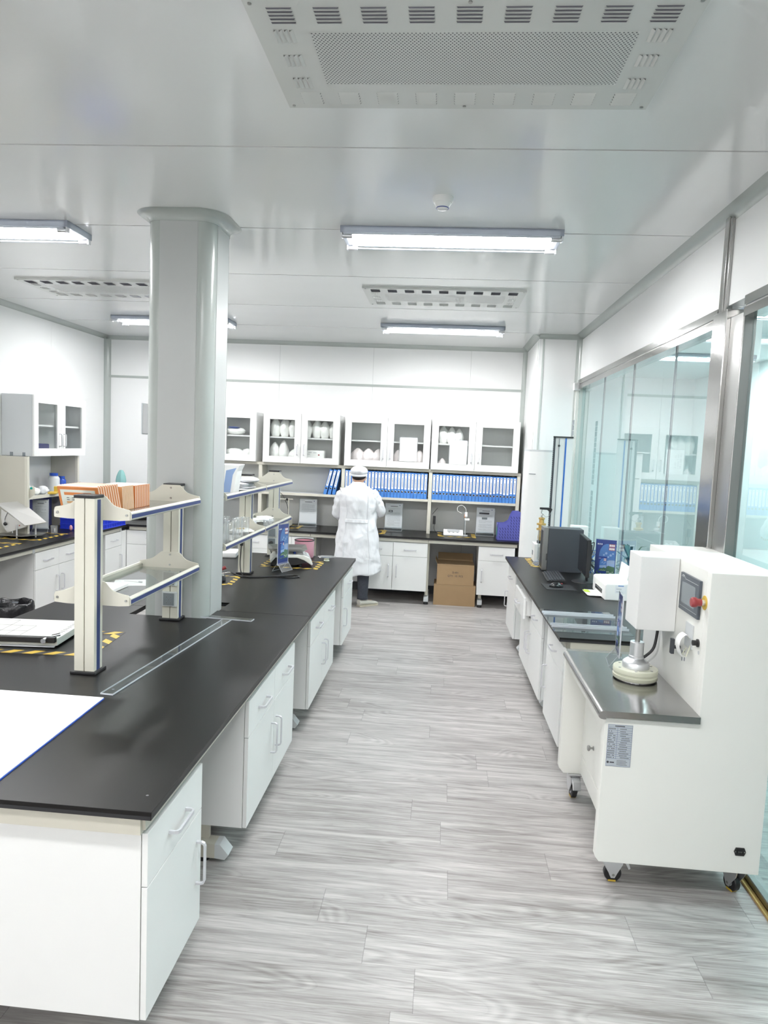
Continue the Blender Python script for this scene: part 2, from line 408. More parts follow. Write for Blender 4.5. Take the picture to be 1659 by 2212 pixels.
def cove_profile(r=.07, h=.045, n=7):
    return [(0, ZC)] + [(r - r*math.cos(t), ZC - h + h*math.sin(t)) for t in [PI/2*i/n for i in range(n+1)]]
def cove(name, ax, wall, sgn, a, b):
    pts = [(wall + sgn*d, z) for d, z in cove_profile()]
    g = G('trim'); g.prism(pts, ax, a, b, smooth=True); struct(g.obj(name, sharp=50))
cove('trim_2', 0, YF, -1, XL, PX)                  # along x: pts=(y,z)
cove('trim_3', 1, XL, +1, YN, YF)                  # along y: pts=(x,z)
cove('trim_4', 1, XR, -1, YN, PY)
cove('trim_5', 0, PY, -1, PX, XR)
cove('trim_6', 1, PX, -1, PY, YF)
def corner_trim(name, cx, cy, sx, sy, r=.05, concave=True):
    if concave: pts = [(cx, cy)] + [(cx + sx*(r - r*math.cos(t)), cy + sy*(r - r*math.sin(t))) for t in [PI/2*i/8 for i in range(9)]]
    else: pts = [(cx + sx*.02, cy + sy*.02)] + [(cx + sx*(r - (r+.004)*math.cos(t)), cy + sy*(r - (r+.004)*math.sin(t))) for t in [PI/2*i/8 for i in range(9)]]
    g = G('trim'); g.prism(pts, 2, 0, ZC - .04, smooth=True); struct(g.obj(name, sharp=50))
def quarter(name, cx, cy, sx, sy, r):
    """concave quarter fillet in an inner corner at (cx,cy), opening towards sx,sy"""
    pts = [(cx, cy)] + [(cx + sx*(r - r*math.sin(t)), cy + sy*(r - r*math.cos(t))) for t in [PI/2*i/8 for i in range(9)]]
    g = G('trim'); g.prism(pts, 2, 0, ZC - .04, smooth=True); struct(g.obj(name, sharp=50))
quarter('trim_7', XL, YF, 1, -1, .065)
quarter('trim_8', PX, YF, -1, -1, .05)
quarter('trim_9', XR, PY, -1, -1, .05)
g = G('trim'); r = .06
pts = [(PX-.003 + r - r*math.cos(t), PY-.003 + r - r*math.sin(t)) for t in [PI/2*i/10 for i in range(11)]] + [(PX + r, PY + r)]
g.prism(pts, 2, 0, ZC - .04, smooth=True); struct(g.obj('trim_10', sharp=50))
# dark strip low on the far wall; plain strip along the left wall
g = G('darkgrey'); g.box(XL, YF-.012, 0, PX, YF, .10); struct(g.obj('dark_strip_far'))
g = G('trim'); g.box(XL, YN, 0, XL+.012, YF-.02, .10); struct(g.obj('baseboard_left'))

# ---------------------------------------------------------------- glazing to the corridor
def glazing(name, y0, y1, joints):
    w = struct(E(name, (XR+.04, 0, 0)))
    f = G('steel')
    f.box(-.055, y0, 2.588, .045, y1, 2.632); f.box(-.048, y0, 2.575, .045, y1, 2.590, 'steel_matte'); f.box(-.055, y0, 2.535, .045, y1, 2.577)
    f.box(-.02, y0, 0, .03, y1, .045)
    f.obj('window_frame', w)
    js = [y0] + joints + [y1]
    for a, b in zip(js[:-1], js[1:]):
        p = G('pane'); p.box(-.006, a + .003, .04, .006, b - .003, 2.54); p.obj('glass_pane', w)
    for j in joints:
        p = G('grey'); p.box(-.007, j - .0035, .04, .007, j + .0035, 2.54); p.obj('joint_seal', w)
    return w
glazing('window_1', 3.94, PY, [4.747, 5.757, 6.785])
glazing('window_2', .55, 3.60, [1.60, 2.62])
g = G('steel'); g.box(XR-.035, 3.76, 0, XR+.05, 3.94, 2.60); g.box(XR-.012, 3.60, 0, XR+.05, 3.76, 2.56, 'steel_matte')
g.box(XR-.022, 3.865, 2.56, XR+.02, 3.915, ZC-.02); g.box(XR-.016, 3.838, 2.60, XR+.02, 3.865, ZC-.03, 'steel_matte')
struct(g.obj('trim_11', bevel=.004))
g = G('offwhite'); g.box(XR-.03, PY-.035, 0, XR+.04, PY, 2.56); struct(g.obj('trim_12'))
g = G('wall'); g.box(XR-.06, PY-.075, 2.52, XR+.01, PY, 2.60); struct(g.obj('trim_13', bevel=.004))
g = G('brass'); g.box(XR+.0, .55, 0, XR+.018, 3.6, .012); struct(g.obj('trim_14'))
# corridor on the other side of the glass
g = G('room_white'); g.box(3.6, YN-.1, 0, 3.7, 11, 3.0); struct(g.obj('wall_corridor'))
g = G('room_white'); g.box(XR+.08, 10.9, 0, 3.6, 11, 3.0); struct(g.obj('wall_corridor_end'))
g = G('room_white'); g.box(XR+.1, YF, 0, XR+.2, 10.9, 3.0); struct(g.obj('wall_corridor_side'))
g = G('room_white'); g.box(XR+.08, YN-.1, 3.0, 3.7, 11, 3.1); struct(g.obj('ceiling_corridor'))

# ---------------------------------------------------------------- the round-cornered column
def rrect(x0, x1, y0, y1, r, d, n=8):
    P = []
    for cx, cy, a in ((x1-r, y0+r, -PI/2), (x1-r, y1-r, 0), (x0+r, y1-r, PI/2), (x0+r, y0+r, PI)):
        for i in range(n+1):
            t = a + PI/2*i/n; P.append((cx + (r+d)*math.cos(t), cy + (r+d)*math.sin(t)))
    return P
CX0, CX1, CY0, CY1 = -1.73, -1.342, 4.0, 4.38
cc = struct(E('column', ((CX0+CX1)/2, CY0, 0)))
def cloc(P, z): return [(x - (CX0+CX1)/2, y - CY0, z) for x, y in P]
g = G('trim'); g.rings([cloc(rrect(CX0, CX1, CY0, CY1, .085, 0), 0), cloc(rrect(CX0, CX1, CY0, CY1, .085, 0), ZC-.02)], smooth=True)
g.obj('corner_profile', cc, sharp=20)
g = G('col_panel')
for z0, z1 in ((0, 3.062),):
    g.box(CX0 + .087 - (CX0+CX1)/2, -.002, z0, CX1 - .085 - (CX0+CX1)/2, .01, z1)
    g.box(CX1 - .01 - (CX0+CX1)/2, .087, z0, CX1 + .002 - (CX0+CX1)/2, .295, z1)
    g.box(CX0 - .002 - (CX0+CX1)/2, .087, z0, CX0 + .01 - (CX0+CX1)/2, .295, z1)
    for x in (CX0 + .084, CX1 - .0855): g.box(x - (CX0+CX1)/2, -.0006, z0, x + .003 - (CX0+CX1)/2, .01, z1, 'wall_line')
    for y in (.083, .296): g.box(CX1 - .01 - (CX0+CX1)/2, y, z0, CX1 + .0006 - (CX0+CX1)/2, y + .003, z1, 'wall_line')
g.obj('flat_panel', cc)
g = G('trim'); rr = []
for i in range(9):
    t = PI/2*i/8; rr.append(cloc(rrect(CX0, CX1, CY0, CY1, .085, .004 + .068 - .068*math.cos(t)), ZC - .045 + .044*math.sin(t)))
g.rings([cloc(rrect(CX0, CX1, CY0, CY1, .085, .004), ZC-.052)] + rr, smooth=True); g.obj('ceiling_cove', cc, sharp=60)

# ---------------------------------------------------------------- ceiling lamps
def make_lamp(label, x, y, group=None):
    t = thing('ceiling_lamp', label, 'ceiling lamp', (x, y, ZC), 0, group)
    L = .635
    g = G('lamp_body'); g.box(-L, 0, -.038, L, .045, 0); g.box(-L, .255, -.038, L, .30, 0)
    g.box(-L, .0, -.012, L, .30, 0); g.box(-L, 0, -.038, -L+.025, .30, 0); g.box(L-.025, 0, -.038, L, .30, 0); g.obj('housing', t, bevel=.002)
    g = G('lamp_body'); g.box(-L+.02, -.018, -.050, L-.02, .0, -.044); g.box(-L+.02, .30, -.050, L-.02, .318, -.044); g.obj('side_wing', t)
    g = G('tube_light'); g.box(-L+.045, .047, -.044, L-.045, .253, -.030); g.obj('diffuser', t)
    for yy in (.022, .278):
        for s in (-1, 1):
            g = G('alu'); g.cyl((s*(L-.07), yy, -.052), (s*(L-.012), yy, -.052), .014, seg=12); g.box(s*(L-.004), yy-.016, -.066, s*(L-.012), yy+.016, -.03); g.obj('tube_socket', t)
    return t
GL = 'batten lamps on the ceiling'
l1 = make_lamp('bright ceiling batten lamp behind the smoke detector, over the aisle', -.025, 4.20, GL)
def dup(src, label, loc, rz=0):
    c = copy_tree(src); c.location = loc; c.rotation_euler = (0, 0, rz); c['label'] = label; return c
dup(l1, 'ceiling batten lamp over the aisle, nearest the far wall', (-.08, 7.44, ZC))
dup(l1, 'ceiling batten lamp cut off by the left picture edge', (-2.93, 4.20, ZC))
dup(l1, 'ceiling batten lamp left of the round-cornered column, half hidden by it', (-2.94, 7.42, ZC))
dup(l1, 'ceiling batten lamp above and behind the viewer, on the aisle side', (-.025, .95, ZC))
dup(l1, 'ceiling batten lamp above and behind the viewer, on the left side', (-2.93, .95, ZC))
dup(l1, 'ceiling batten lamp at the back of the room, on the aisle side', (-.025, -2.2, ZC))
dup(l1, 'ceiling batten lamp at the back of the room, on the left side', (-2.93, -2.2, ZC))
c = dup(l1, 'batten lamp added to brighten the corridor behind the glazing, nearer the viewer', (2.7, 3.0, 3.0)); c['group'] = 'corridor lamps'  # corridor lamps are added to raise the brightness behind the glass
c = dup(l1, 'batten lamp added to brighten the corridor behind the glazing, between the two others', (2.7, 5.6, 3.0)); c['group'] = 'corridor lamps'
c = dup(l1, 'batten lamp added to brighten the corridor behind the glazing, farther along', (2.7, 8.2, 3.0)); c['group'] = 'corridor lamps'

# ---------------------------------------------------------------- fan filter units in the ceiling
def make_ffu(label, x, y):
    t = thing('ceiling_filter_unit', label, 'air filter unit', (x, y, ZC), 0, 'filter units in the ceiling')
    g = G('ffu_paint'); W, D, H = 1.29, .65, .016
    px0, px1, py0, py1 = .168, 1.143, .165, .475
    for a in ((0, 0, W, py0), (0, py1, W, D), (0, py0, px0, py1), (px1, py0, W, py1)): g.box(a[0], a[1], -H, a[2], a[3], 0)
    g.obj('frame', t)
    p = G('perf'); p.box(px0, py0, -H, px1, py1, -.002); p.obj('perforated_panel', t)
    def slats(x0, y0, x1, y1, d):
        g = G('ffu_paint'); n = 5 if d in 'nf' else 4; h = .0045
        for i in range(n):
            if d in 'nf':
                yy = y0 + (y1-y0)*(i+.2)/n; w = (y1-y0)/n*.55
                a, b = (yy, yy + w) if d == 'n' else (yy + w, yy)
                g.quad((x0, a, -H), (x1, a, -H), (x1-.004, a, -H-h), (x0+.004, a, -H-h), 'slit')
                g.quad((x0+.004, a, -H-h), (x1-.004, a, -H-h), (x1, b, -H-.0003), (x0, b, -H-.0003))
            else:
                xx = x0 + (x1-x0)*(i+.2)/n; w = (x1-x0)/n*.6
                a, b = (xx, xx + w) if d == 'r' else (xx + w, xx)
                g.quad((a, y0, -H), (a, y1, -H), (a, y1-.004, -H-h), (a, y0+.004, -H-h), 'slit')
                g.quad((a, y0+.004, -H-h), (a, y1-.004, -H-h), (b, y1, -H-.0003), (b, y0, -H-.0003))
        g.obj('louver', t)
    for i in range(9):
        xx = .06 + i*.1368
        slats(xx, .038, xx + .076, .126, 'n'); slats(xx, .526, xx + .076, .614, 'f')
    for yy in (.149, .287, .430):
        slats(.055, yy, .120, yy + .07, 'r'); slats(W - .120, yy, W - .055, yy + .07, 'l')
    for xx, yy in ((.02, D-.02), (W/2, D-.02), (W-.02, D-.02), (.02, .02), (W/2, .02), (W-.02, .02)):
        g = G('steel_matte'); g.cyl((xx, yy, -H-.003), (xx, yy, -H), .006, seg=10); g.obj('screw', t)
    return t
f1 = make_ffu('large perforated ceiling filter unit at the top edge, nearest the viewer', -.635, 2.09)
dup(f1, 'perforated ceiling filter unit between the two aisle lamps', (-.712, 5.76, ZC))
dup(f1, 'perforated ceiling filter unit left of the round-cornered column', (-3.604, 5.76, ZC))

t = thing('smoke_detector', 'small round white smoke detector on the ceiling before the aisle lamp', 'smoke detector', (-.07, 3.72, ZC))
g = G('white'); g.lathe([(.001, 0), (.052, 0), (.052, -.018), (.046, -.028)][::-1]); g.obj('base', t)
g = G('white'); g.lathe([(.001, -.062), (.022, -.060), (.030, -.052), (.044, -.028), (.001, -.02)]); g.obj('sensor_head', t)
g = G('hp_blue'); g.tube([(.031*math.cos(a), .031*math.sin(a), -.052) for a in [2*PI*i/24 for i in range(24)]], .0022, 6, closed=True); g.obj('vent_ring', t)
# ================================================================ furniture builders
def handle(parent, x, z, vert=False, L=.15, y=-.022, out=.030, name='handle'):
    """bow handle on a front whose face lies at local y"""
    h = L/2; r = .012; g = G('handle')
    pr = [(-h, 0), (-h, -out+r), (-h+r*.3, -out+r*.3), (-h+r, -out), (h-r, -out), (h-r*.3, -out+r*.3), (h, -out+r), (h, 0)]
    w, th = .0055, .0035
    def P(a, o, c): return (x + c, y + o, z + a) if vert else (x + a, y + o, z + c)
    rr = []
    for i, (a, o) in enumerate(pr):
        a0, o0 = pr[max(i-1, 0)]; a1, o1 = pr[min(i+1, len(pr)-1)]
        d = Vector((a1-a0, o1-o0)).normalized(); nx, ny = -d.y*th, d.x*th
        rr.append([P(a+nx, o+ny, -w), P(a+nx, o+ny, w), P(a-nx, o-ny, w), P(a-nx, o-ny, -w)])
    g.rings(rr, smooth=False); g.obj(name, parent)

def cabinet(label, loc, rz, w, h, d, cols, dz=.165, pulled=None, handles=None, group='white lab base cabinets', cat='cabinet', name='base_cabinet'):
    """local: x 0..w, front at y=0 (faces -y), z 0..h. cols: widths of door/drawer columns; dz = drawer height"""
    t = thing(name, label, cat, loc, rz, group)
    g = G('white'); th = .018
    g.box(0, .020, 0, th, d, h); g.box(w-th, .020, 0, w, d, h); g.box(th, .020, 0, w-th, d, th); g.box(th, .020, h-th, w-th, d, h); g.box(th, d-.01, th, w-th, d, h-th)
    g.box(th, .03, h-dz-.01, w-th, d-.01, h-dz)
    g.obj('body', t)
    x = 0
    for i, cw in enumerate(cols):
        a, b = x + .0018, x + cw - .0018
        po = pulled.get(i, 0) if pulled else 0
        dr = E('drawer', (0, -po, 0), 0, t)
        g = G('white'); g.box(a, 0, h-dz+.0015, b, .018, h - .002)
        if po: g.box(a+.02, .018, h-dz+.02, b-.02, .3, h-.03)
        dr2 = g.obj('drawer_front', dr, bevel=.0015); handle(dr, (a+b)/2, h - dz*.52, False, .14, 0)
        do = E('door', (0,0,0), 0, t)
        g = G('white'); g.box(a, 0, .0, b, .018, h-dz-.0015); g.obj('door_panel', do, bevel=.0015)
        side = handles[i] if handles else ('r' if (len(cols) == 1 or i == 0) else 'l')
        hx = b - .045 if side == 'r' else a + .045
        handle(do, hx, h-dz-.10-.075, True, .15, 0)
        x += cw
    return t

def island_frame(): pass

# ---------------------------------------------------------------- centre island
IX0, IX1, IY0, IYS, IY1 = -2.36, -0.765, 1.855, 4.210, 6.51
t = wt1 = thing('lab_bench', 'long black-topped bench of the near island, white board and long ruler on it', 'bench', (0, 0, 0), 0, 'black-topped lab benches')
g = G('black_top')
pts = [(IX0, IY0), (IX1, IY0), (IX1, IYS-.001), (-1.337, IYS-.001), (-1.337, 3.998), (-1.80, 3.998), (-1.80, IYS-.001), (IX0, IYS-.001)]
g.prism(pts, 2, .7885, .800); g.prism([(x*.9985-.0012 if x < -1.5 else x - .001, y) for x, y in pts], 2, .775, .7885, 'black_edge'); g.obj('top_slab', t, bevel=.0015)
g = G('chrome'); g.cyl((-.815, 1.945, .799), (-.815, 1.945, .8012), .0045, seg=12); g.obj('cap_screw', t)
t = wt2 = thing('lab_bench', 'black-topped island bench beyond the column, scale and cable on it', 'bench', (0, 0, 0), 0, 'black-topped lab benches')
g = G('black_top')
pts = [(IX0, IYS+.001), (-1.80, IYS+.001), (-1.80, 4.43), (-1.325, 4.43), (-1.325, IYS+.001), (IX1, IYS+.001), (IX1, IY1), (IX0, IY1)]
g.prism(pts, 2, .7885, .800); g.prism([(x - .001, y) for x, y in pts], 2, .775, .7885, 'black_edge'); g.obj('top_slab', t, bevel=.0015)

def fr(g, x0, y0, z0, x1, y1, z1, m=None): g.box(x0, y0, z0, x1, y1, z1, m)
for a, b in ((1.875, 4.2), (4.22, 6.49)):
    for x in (-.80, -2.325):
        g = G('beige'); fr(g, x-.01, a, .735, x+.01, b, .774); g.obj('rail', wt1 if a < 4 else wt2)
for y in (1.875, 2.985, 4.45, 5.87, 6.465):
    g = G('beige')
    for a, b in (((-.80, -1.33), (-1.81, -2.325)) if 4.0 < y < 4.43 else ((-.80, -2.325),)): fr(g, a, y-.012, .725 if y < 1.9 else .735, b, y+.012, .774)
    g.obj('rail', wt1 if y < 4.2 else wt2)
for y in (2.12, 2.94, 4.42, 5.84, 6.38):
    t = wt1 if y < 4.2 else wt2
    for x in (-.972, -2.15):
        g = G('beige'); fr(g, x-.02, y+.008, .07, x+.02, y+.032, .74); g.obj('leg', t)
        s = 1 if x > -1.5 else -1
        ft = E('foot', (x, y, 0), 0, t)
        g = G('beige'); g.box(-s*.18, -.035, .022, s*.06, .035, .086); g.obj('foot_bar', ft)
        g = G('lightgrey'); g.prism([(s*.06, .022), (s*.105, .018), (s*.122, .040), (s*.083, .086), (s*.06, .086)], 1, -.035, .035); g.obj('foot_tip', ft)
        g = G('black'); g.lathe([(.001, 0), (.030, 0), (.030, .02), (.024, .022), (.024, .028), (.001, .028)]); g.obj('levelling_pad', ft)
CZ = .148
H_ = .575
def isl(label, y0, w, cols, **k):   # fronts face +X: rotate by +90 deg
    return cabinet(label, (-.785, y0, CZ), PI/2, w, H_, .52, cols, **k)
isl('white base cabinet at the near end of the island, one drawer over one door', 1.88, .465, [.465])
isl('white double base cabinet of the island, second from the near end', 2.945, .955, [.4775, .4775])
isl('white double base cabinet of the island, just beyond the worktop joint', 4.385, 1.02, [.51, .51])
isl('narrow white base cabinet at the far end of the island, nearest the person', 5.885, .60, [.60], handles=['l'])
def isl2(label, y1, w, cols): return cabinet(label, (-2.34, y1, CZ), -PI/2, w, H_, .52, cols)
isl2('white base cabinet on the left side of the island, near end', 2.40, .465, [.465])
isl2('white double base cabinet on the left side of the island, middle', 3.90, .955, [.4775, .4775])
g = G('white'); g.box(-1.80, 1.885, .148, -1.31, 1.90, .725); tag(g.obj('end_panel'), 'plain white panel closing the near end of the island under the worktop', 'panel')

# ---------------------------------------------------------------- reagent racks on the island
def bracket(g, y, z0, left=-1.70, right=-1.356):
    c = -1.522; th = .003
    pts = [(left, z0), (left, z0+.040)] + [p for p in bez([(left+.004, z0+.046), (left+.07, z0+.062), (c-.062, z0+.095), (c-.05, z0+.104)], 4)] + \
          [(c+.05, z0+.104)] + bez([(c+.062, z0+.095), (right-.07, z0+.062), (right-.004, z0+.046)], 4) + [(right, z0+.040), (right, z0), (c+.12, z0-.004), (c-.12, z0-.004)]
    g.prism(pts, 1, y-th, y+th)
def post(t, oy, y, ztop=1.585, sockets=()):
    p = E('post', (-1.522, y-oy, 0), 0, t)
    g = G('beige_light')
    g.box(-.045, -.038, .806, -.002, .038, ztop-.014); g.box(.002, -.038, .806, .045, .038, ztop-.014); g.box(-.006, -.030, .806, .006, .030, ztop-.02, 'gap')
    g.obj('column_profile', p, bevel=.0015)
    g = G('blue_strip'); g.box(.0445, -.014, .81, .0462, .014, ztop-.02); g.box(-.0462, -.014, .81, -.0445, .014, ztop-.02); g.obj('blue_strip', p)
    g = G('black'); g.box(-.048, -.042, ztop-.014, .048, .042, ztop); g.obj('end_cap', p, bevel=.003)
    g = G('black'); g.box(-.058, -.052, .800, .058, .052, .812); g.obj('base_plate', p, bevel=.003)
    for sz in sockets:
        g = G('lightgrey'); g.box(-.041, -.052, sz-.042, .041, -.038, sz+.042); g.box(-.034, -.0545, sz-.036, .030, -.052, sz+.036, 'grey')
        for q in ((-.012, .012, .6), (.012, .012, -.6), (0, -.003, 0), (-.012, -.02, 0), (.012, -.02, 0)): g.box(q[0]-.002, -.0552, sz+q[1]-.005, q[0]+.002, -.054, sz+q[1]+.005, 'black')
        g.obj('socket', p, bevel=.001)
def rack(label, y0, posts, spans, sockets, zs=(1.475, 1.094)):
    t = thing('reagent_rack', label, 'bench shelf rack', (0, y0, 0), 0, 'two-tier reagent racks on the island')
    for y, s in zip(posts, sockets): post(t, y0, y, sockets=s)
    for z0 in zs:
        for i, (a, b) in enumerate(spans):
            for y in (a, b):
                yy = y if y in posts else y
                g = G('beige_light'); bracket(g, (a - .0425 if False else y) - y0, z0); g.obj('bracket', t)
                for (xx, zz) in ((-1.70+.014, z0+.022), (-1.356-.014, z0+.022), (-1.522, z0+.088), (-1.522, z0+.03)):
                    if abs(xx+1.522) < .01 and y == a and i == 0: continue
                    g = G('steel_matte'); g.cyl((xx, y-y0-.0065, zz), (xx, y-y0-.003, zz), .0055, seg=10); g.obj('bolt', t)
            for x, s in ((-1.356, 1), (-1.70, -1)):
                g = G('beige_light'); g.prism([(x-s*.016, z0), (x+s*.002, z0), (x+s*.006, z0+.006), (x+s*.006, z0+.030), (x+s*.001, z0+.037), (x-s*.010, z0+.037), (x-s*.016, z0+.030)], 1, a-y0+.003, b-y0-.003); g.obj('shelf_rail', t)
                g = G('blue_strip'); g.box(x+s*.005, a-y0+.004, z0+.009, x+s*.0072, b-y0-.004, z0+.026); g.obj('blue_strip', t)
            g = G('shelf_glass'); g.box(-1.70+.012, a-y0+.004, z0+.006, -1.356-.012, b-y0-.004, z0+.012); g.obj('glass_shelf', t)
    return t
rack('two-tier beige rack standing before the column, orange files on its upper shelf', 2.97, [2.97, 3.952], [(3.012, 3.908)], [(), (.925, 1.045)])
rack('two-tier beige rack beyond the column, glassware on its lower shelf', 4.40, [4.47, 5.47, 6.40], [(4.40, 5.405), (5.425, 6.36)], [(), (), (1.02, .93)], (1.462, 1.140))

# ---------------------------------------------------------------- bench on the right, in front of the glazing (turned a little)
RB = (0.7112, 4.08); RA = math.atan2(.049, 3.07)
def rb(u, v):            # u across (towards the glass), v along (away from the viewer)
    return (RB[0] + u*math.cos(RA) - v*math.sin(RA), RB[1] + u*math.sin(RA) + v*math.cos(RA))
t = thing('lab_bench', 'black-topped bench in front of the glazing, computer and printer on it', 'bench', (*RB, 0), RA, 'black-topped lab benches')
g = G('black_top'); g.box(0, 0, .7885, .70, 3.08, .80); g.box(.001, .001, .775, .699, 3.079, .7885, 'black_edge'); g.obj('top_slab', t, bevel=.0015)
for a in ((.045, .012, .735, .066, 3.05, .774), (.63, .012, .735, .65, 3.05, .774), (.045, .012, .735, .65, .034, .774), (.045, 3.03, .735, .65, 3.05, .774)):
    g = G('beige'); g.box(*a); g.obj('rail', t)
for v in (.98, 2.35, 2.98):
    for u in (.16, .58):
        g = G('beige'); g.box(u-.02, v-.015, .1, u+.02, v+.015, .74); g.obj('leg', t)
        s = -1 if u < .3 else 1
        ft = E('foot', (u, v, 0), 0, t)
        g = G('beige'); g.box(-s*.15, -.035, .045, s*.02, .035, .115); g.obj('foot_bar', ft)
        g = G('lightgrey'); g.prism([(s*.02, .045), (s*.07, .045), (s*.09, .07), (s*.05, .115), (s*.02, .115)], 1, -.035, .035); g.obj('foot_tip', ft)
        g = G('black'); g.lathe([(.001, 0), (.030, 0), (.030, .02), (.024, .045), (.001, .045)]); g.obj('levelling_pad', ft)
def rcab(label, v1, w, cols, h=.60, **k):     # fronts face -X
    x, y = rb(.035, v1); return cabinet(label, (x, y, .135), RA - PI/2, w, h, .50, cols, **k)
rcab('white base cabinet under the right bench, partly behind the white machine', .60, .56, [.56], handles=['l'])
rcab('white double base cabinet of the right bench with one drawer left open', 1.93, 1.10, [.55, .55], pulled={0: .06})
rcab('white base cabinet at the far end of the right bench', 3.02, .60, [.60], handles=['l'])

# ---------------------------------------------------------------- bench along the far wall and the left wall
t = wf = thing('lab_bench', 'black-topped bench along the far wall under the blue binders', 'bench', (0, 8.28, 0), 0, 'black-topped lab benches')
g = G('black_top'); P = [(-3.668, -.20), (-3.05, -.20), (-3.05, 0), (.93, 0), (.93, .70), (-3.668, .70)]; g.prism(P, 2, .7885, .80); g.prism([(x, y+.001) for x, y in P], 2, .775, .7885, 'black_edge'); g.obj('top_slab', t, bevel=.0015)
t = wl = thing('lab_bench', 'black-topped bench along the left wall, blue crate and tilting steel plate on it', 'bench', (-3.67, 2.6, 0), 0, 'black-topped lab benches')
g = G('black_top'); g.box(-.70, 0, .7885, 0, 6.38, .80); g.box(-.70, 0, .775, -.001, 6.38, .7885, 'black_edge'); g.obj('top_slab', t, bevel=.0015)
t = wf
g = G('beige_light'); g.box(-3.66, -.172, .735, -3.06, -.152, .774); g.obj('rail', t)
for a, b in ((-3.03, -1.53), (-1.53, -.13), (-.13, .90)):
    g = G('beige_light'); g.box(a+.002, .028, .735, b-.002, .048, .774); g.obj('rail', t)
for x in (-3.0, -1.49, -.13, .50):
    g = G('beige'); g.box(x-.018, .10, .10, x+.018, .14, .74); g.obj('leg', t)
    ft = E('foot', (x, .10, 0), 0, t)
    g = G('lightgrey'); g.box(-.028, -.06, .035, .028, .45, .09); g.obj('foot_bar', ft, bevel=.004)
    g = G('black'); g.lathe([(.001, 0), (.028, 0), (.028, .02), (.02, .035), (.001, .035)], (0, -.02, 0)); g.obj('levelling_pad', ft)
t = wl
for a, b in ((2.62, 4.4), (4.4, 6.19), (6.21, 7.96)):
    g = G('beige_light'); g.box(-.048, a-2.6, .735, -.028, b-2.6, .774); g.obj('rail', t)
for y in (4.4, 6.19, 7.965):
    g = G('lightgrey'); g.box(-.05, y-2.6-.018, .73, -.025, y-2.6+.018, .776); g.obj('joint_piece', t)
for y in (3.5, 4.6, 7.3):
    g = G('beige'); g.box(-.66, y-2.6-.018, 0, -.62, y-2.6+.018, .74); g.obj('leg', t)
def fcab(label, x0, w, cols, **k): return cabinet(label, (x0, 8.30, .160), 0, w, .57, .55, cols, **k)
fcab('white double base cabinet under the far bench, right behind the person', -.945, .81, [.405, .405])
fcab('white base cabinet at the right end of the far bench, beside the cartons', .456, .42, [.42], handles=['l'])
fcab('white double base cabinet under the far bench, left of the person', -2.02, .53, [.265, .265])
fcab('white base cabinet under the far bench, seen under the glassware shelf', -2.40, .36, [.36])
cabinet('wide white corner cabinet where the far bench meets the left bench', (-3.690, 8.10, .160), 0, .635, .57, .55, [.635])
def lcab(label, y0, w, cols, **k): return cabinet(label, (-3.692, y0, .160), PI/2, w, .57, .55, cols, **k)
lcab('white double base cabinet of the left bench, behind the front rack post', 6.21, .81, [.405, .405])
lcab('white base cabinet near the corner of the left bench', 7.575, .40, [.40])
g = G('white'); g.box(-3.71, 7.977, .16, -3.692, 8.098, .732); tag(g.obj('filler_panel'), 'narrow white filler strip in the inner corner of the wall benches', 'panel')


# ---------------------------------------------------------------- pylons and shelves over the far bench
def pylon(label, loc, w, d, z1, cat='upright', rz=0):
    t = thing('shelf_upright', label, cat, loc, rz, 'beige shelf uprights on the wall benches')
    g = G('beige_light'); g.box(-w/2, 0, 0, w/2, .03, z1); g.obj('front_profile', t, bevel=.0015)
    g = G('beige'); g.box(-w/2+.004, .03, 0, w/2-.004, d, z1); g.obj('side_plate', t)
    for z in (.02, .05): 
        g = G('steel_matte'); g.cyl((0, -.002, z), (0, .0, z), .005, seg=8); g.obj('bolt', t)
    return t
for x, l in ((-3.28, 'beige upright at the left end of the far shelves, hidden behind the column'), (-2.255, 'beige upright of the far shelves behind the glassware rack'), (-1.22, 'beige upright of the far shelves beside the three leaning binders'), (-.148, 'beige upright between the two full rows of blue binders'), (.911, 'beige upright at the right end of the blue binders')):
    pylon(l, (x, 8.70, .80), .042, .298, .75)
t = thing('wall_shelf', 'long beige shelf over the far bench carrying the blue binders', 'shelf', (0, 8.70, 1.19))
for a, b in ((-3.258, -2.277), (-2.233, -1.242), (-1.198, -.170), (-.126, .889)):
    g = G('beige_light'); g.box(a, .0, 0, b, .018, .030); g.box(a, .018, .012, b, .298, .026, 'lightgrey'); g.obj('shelf_board', t)
t = thing('top_rail', 'long beige rail under the far wall cabinets, over the binders', 'rail', (0, 8.70, 1.552))
g = G('beige'); g.box(-3.30, 0, 0, .932, .298, .034); g.obj('rail_profile', t)
g = G('lightgrey'); g.box(-3.3, 8.990, .802, .93, 8.998, 1.55, 'cabinet_back'); tag(g.obj('back_panel'), 'grey back panel behind the binder shelf over the far bench', 'panel')

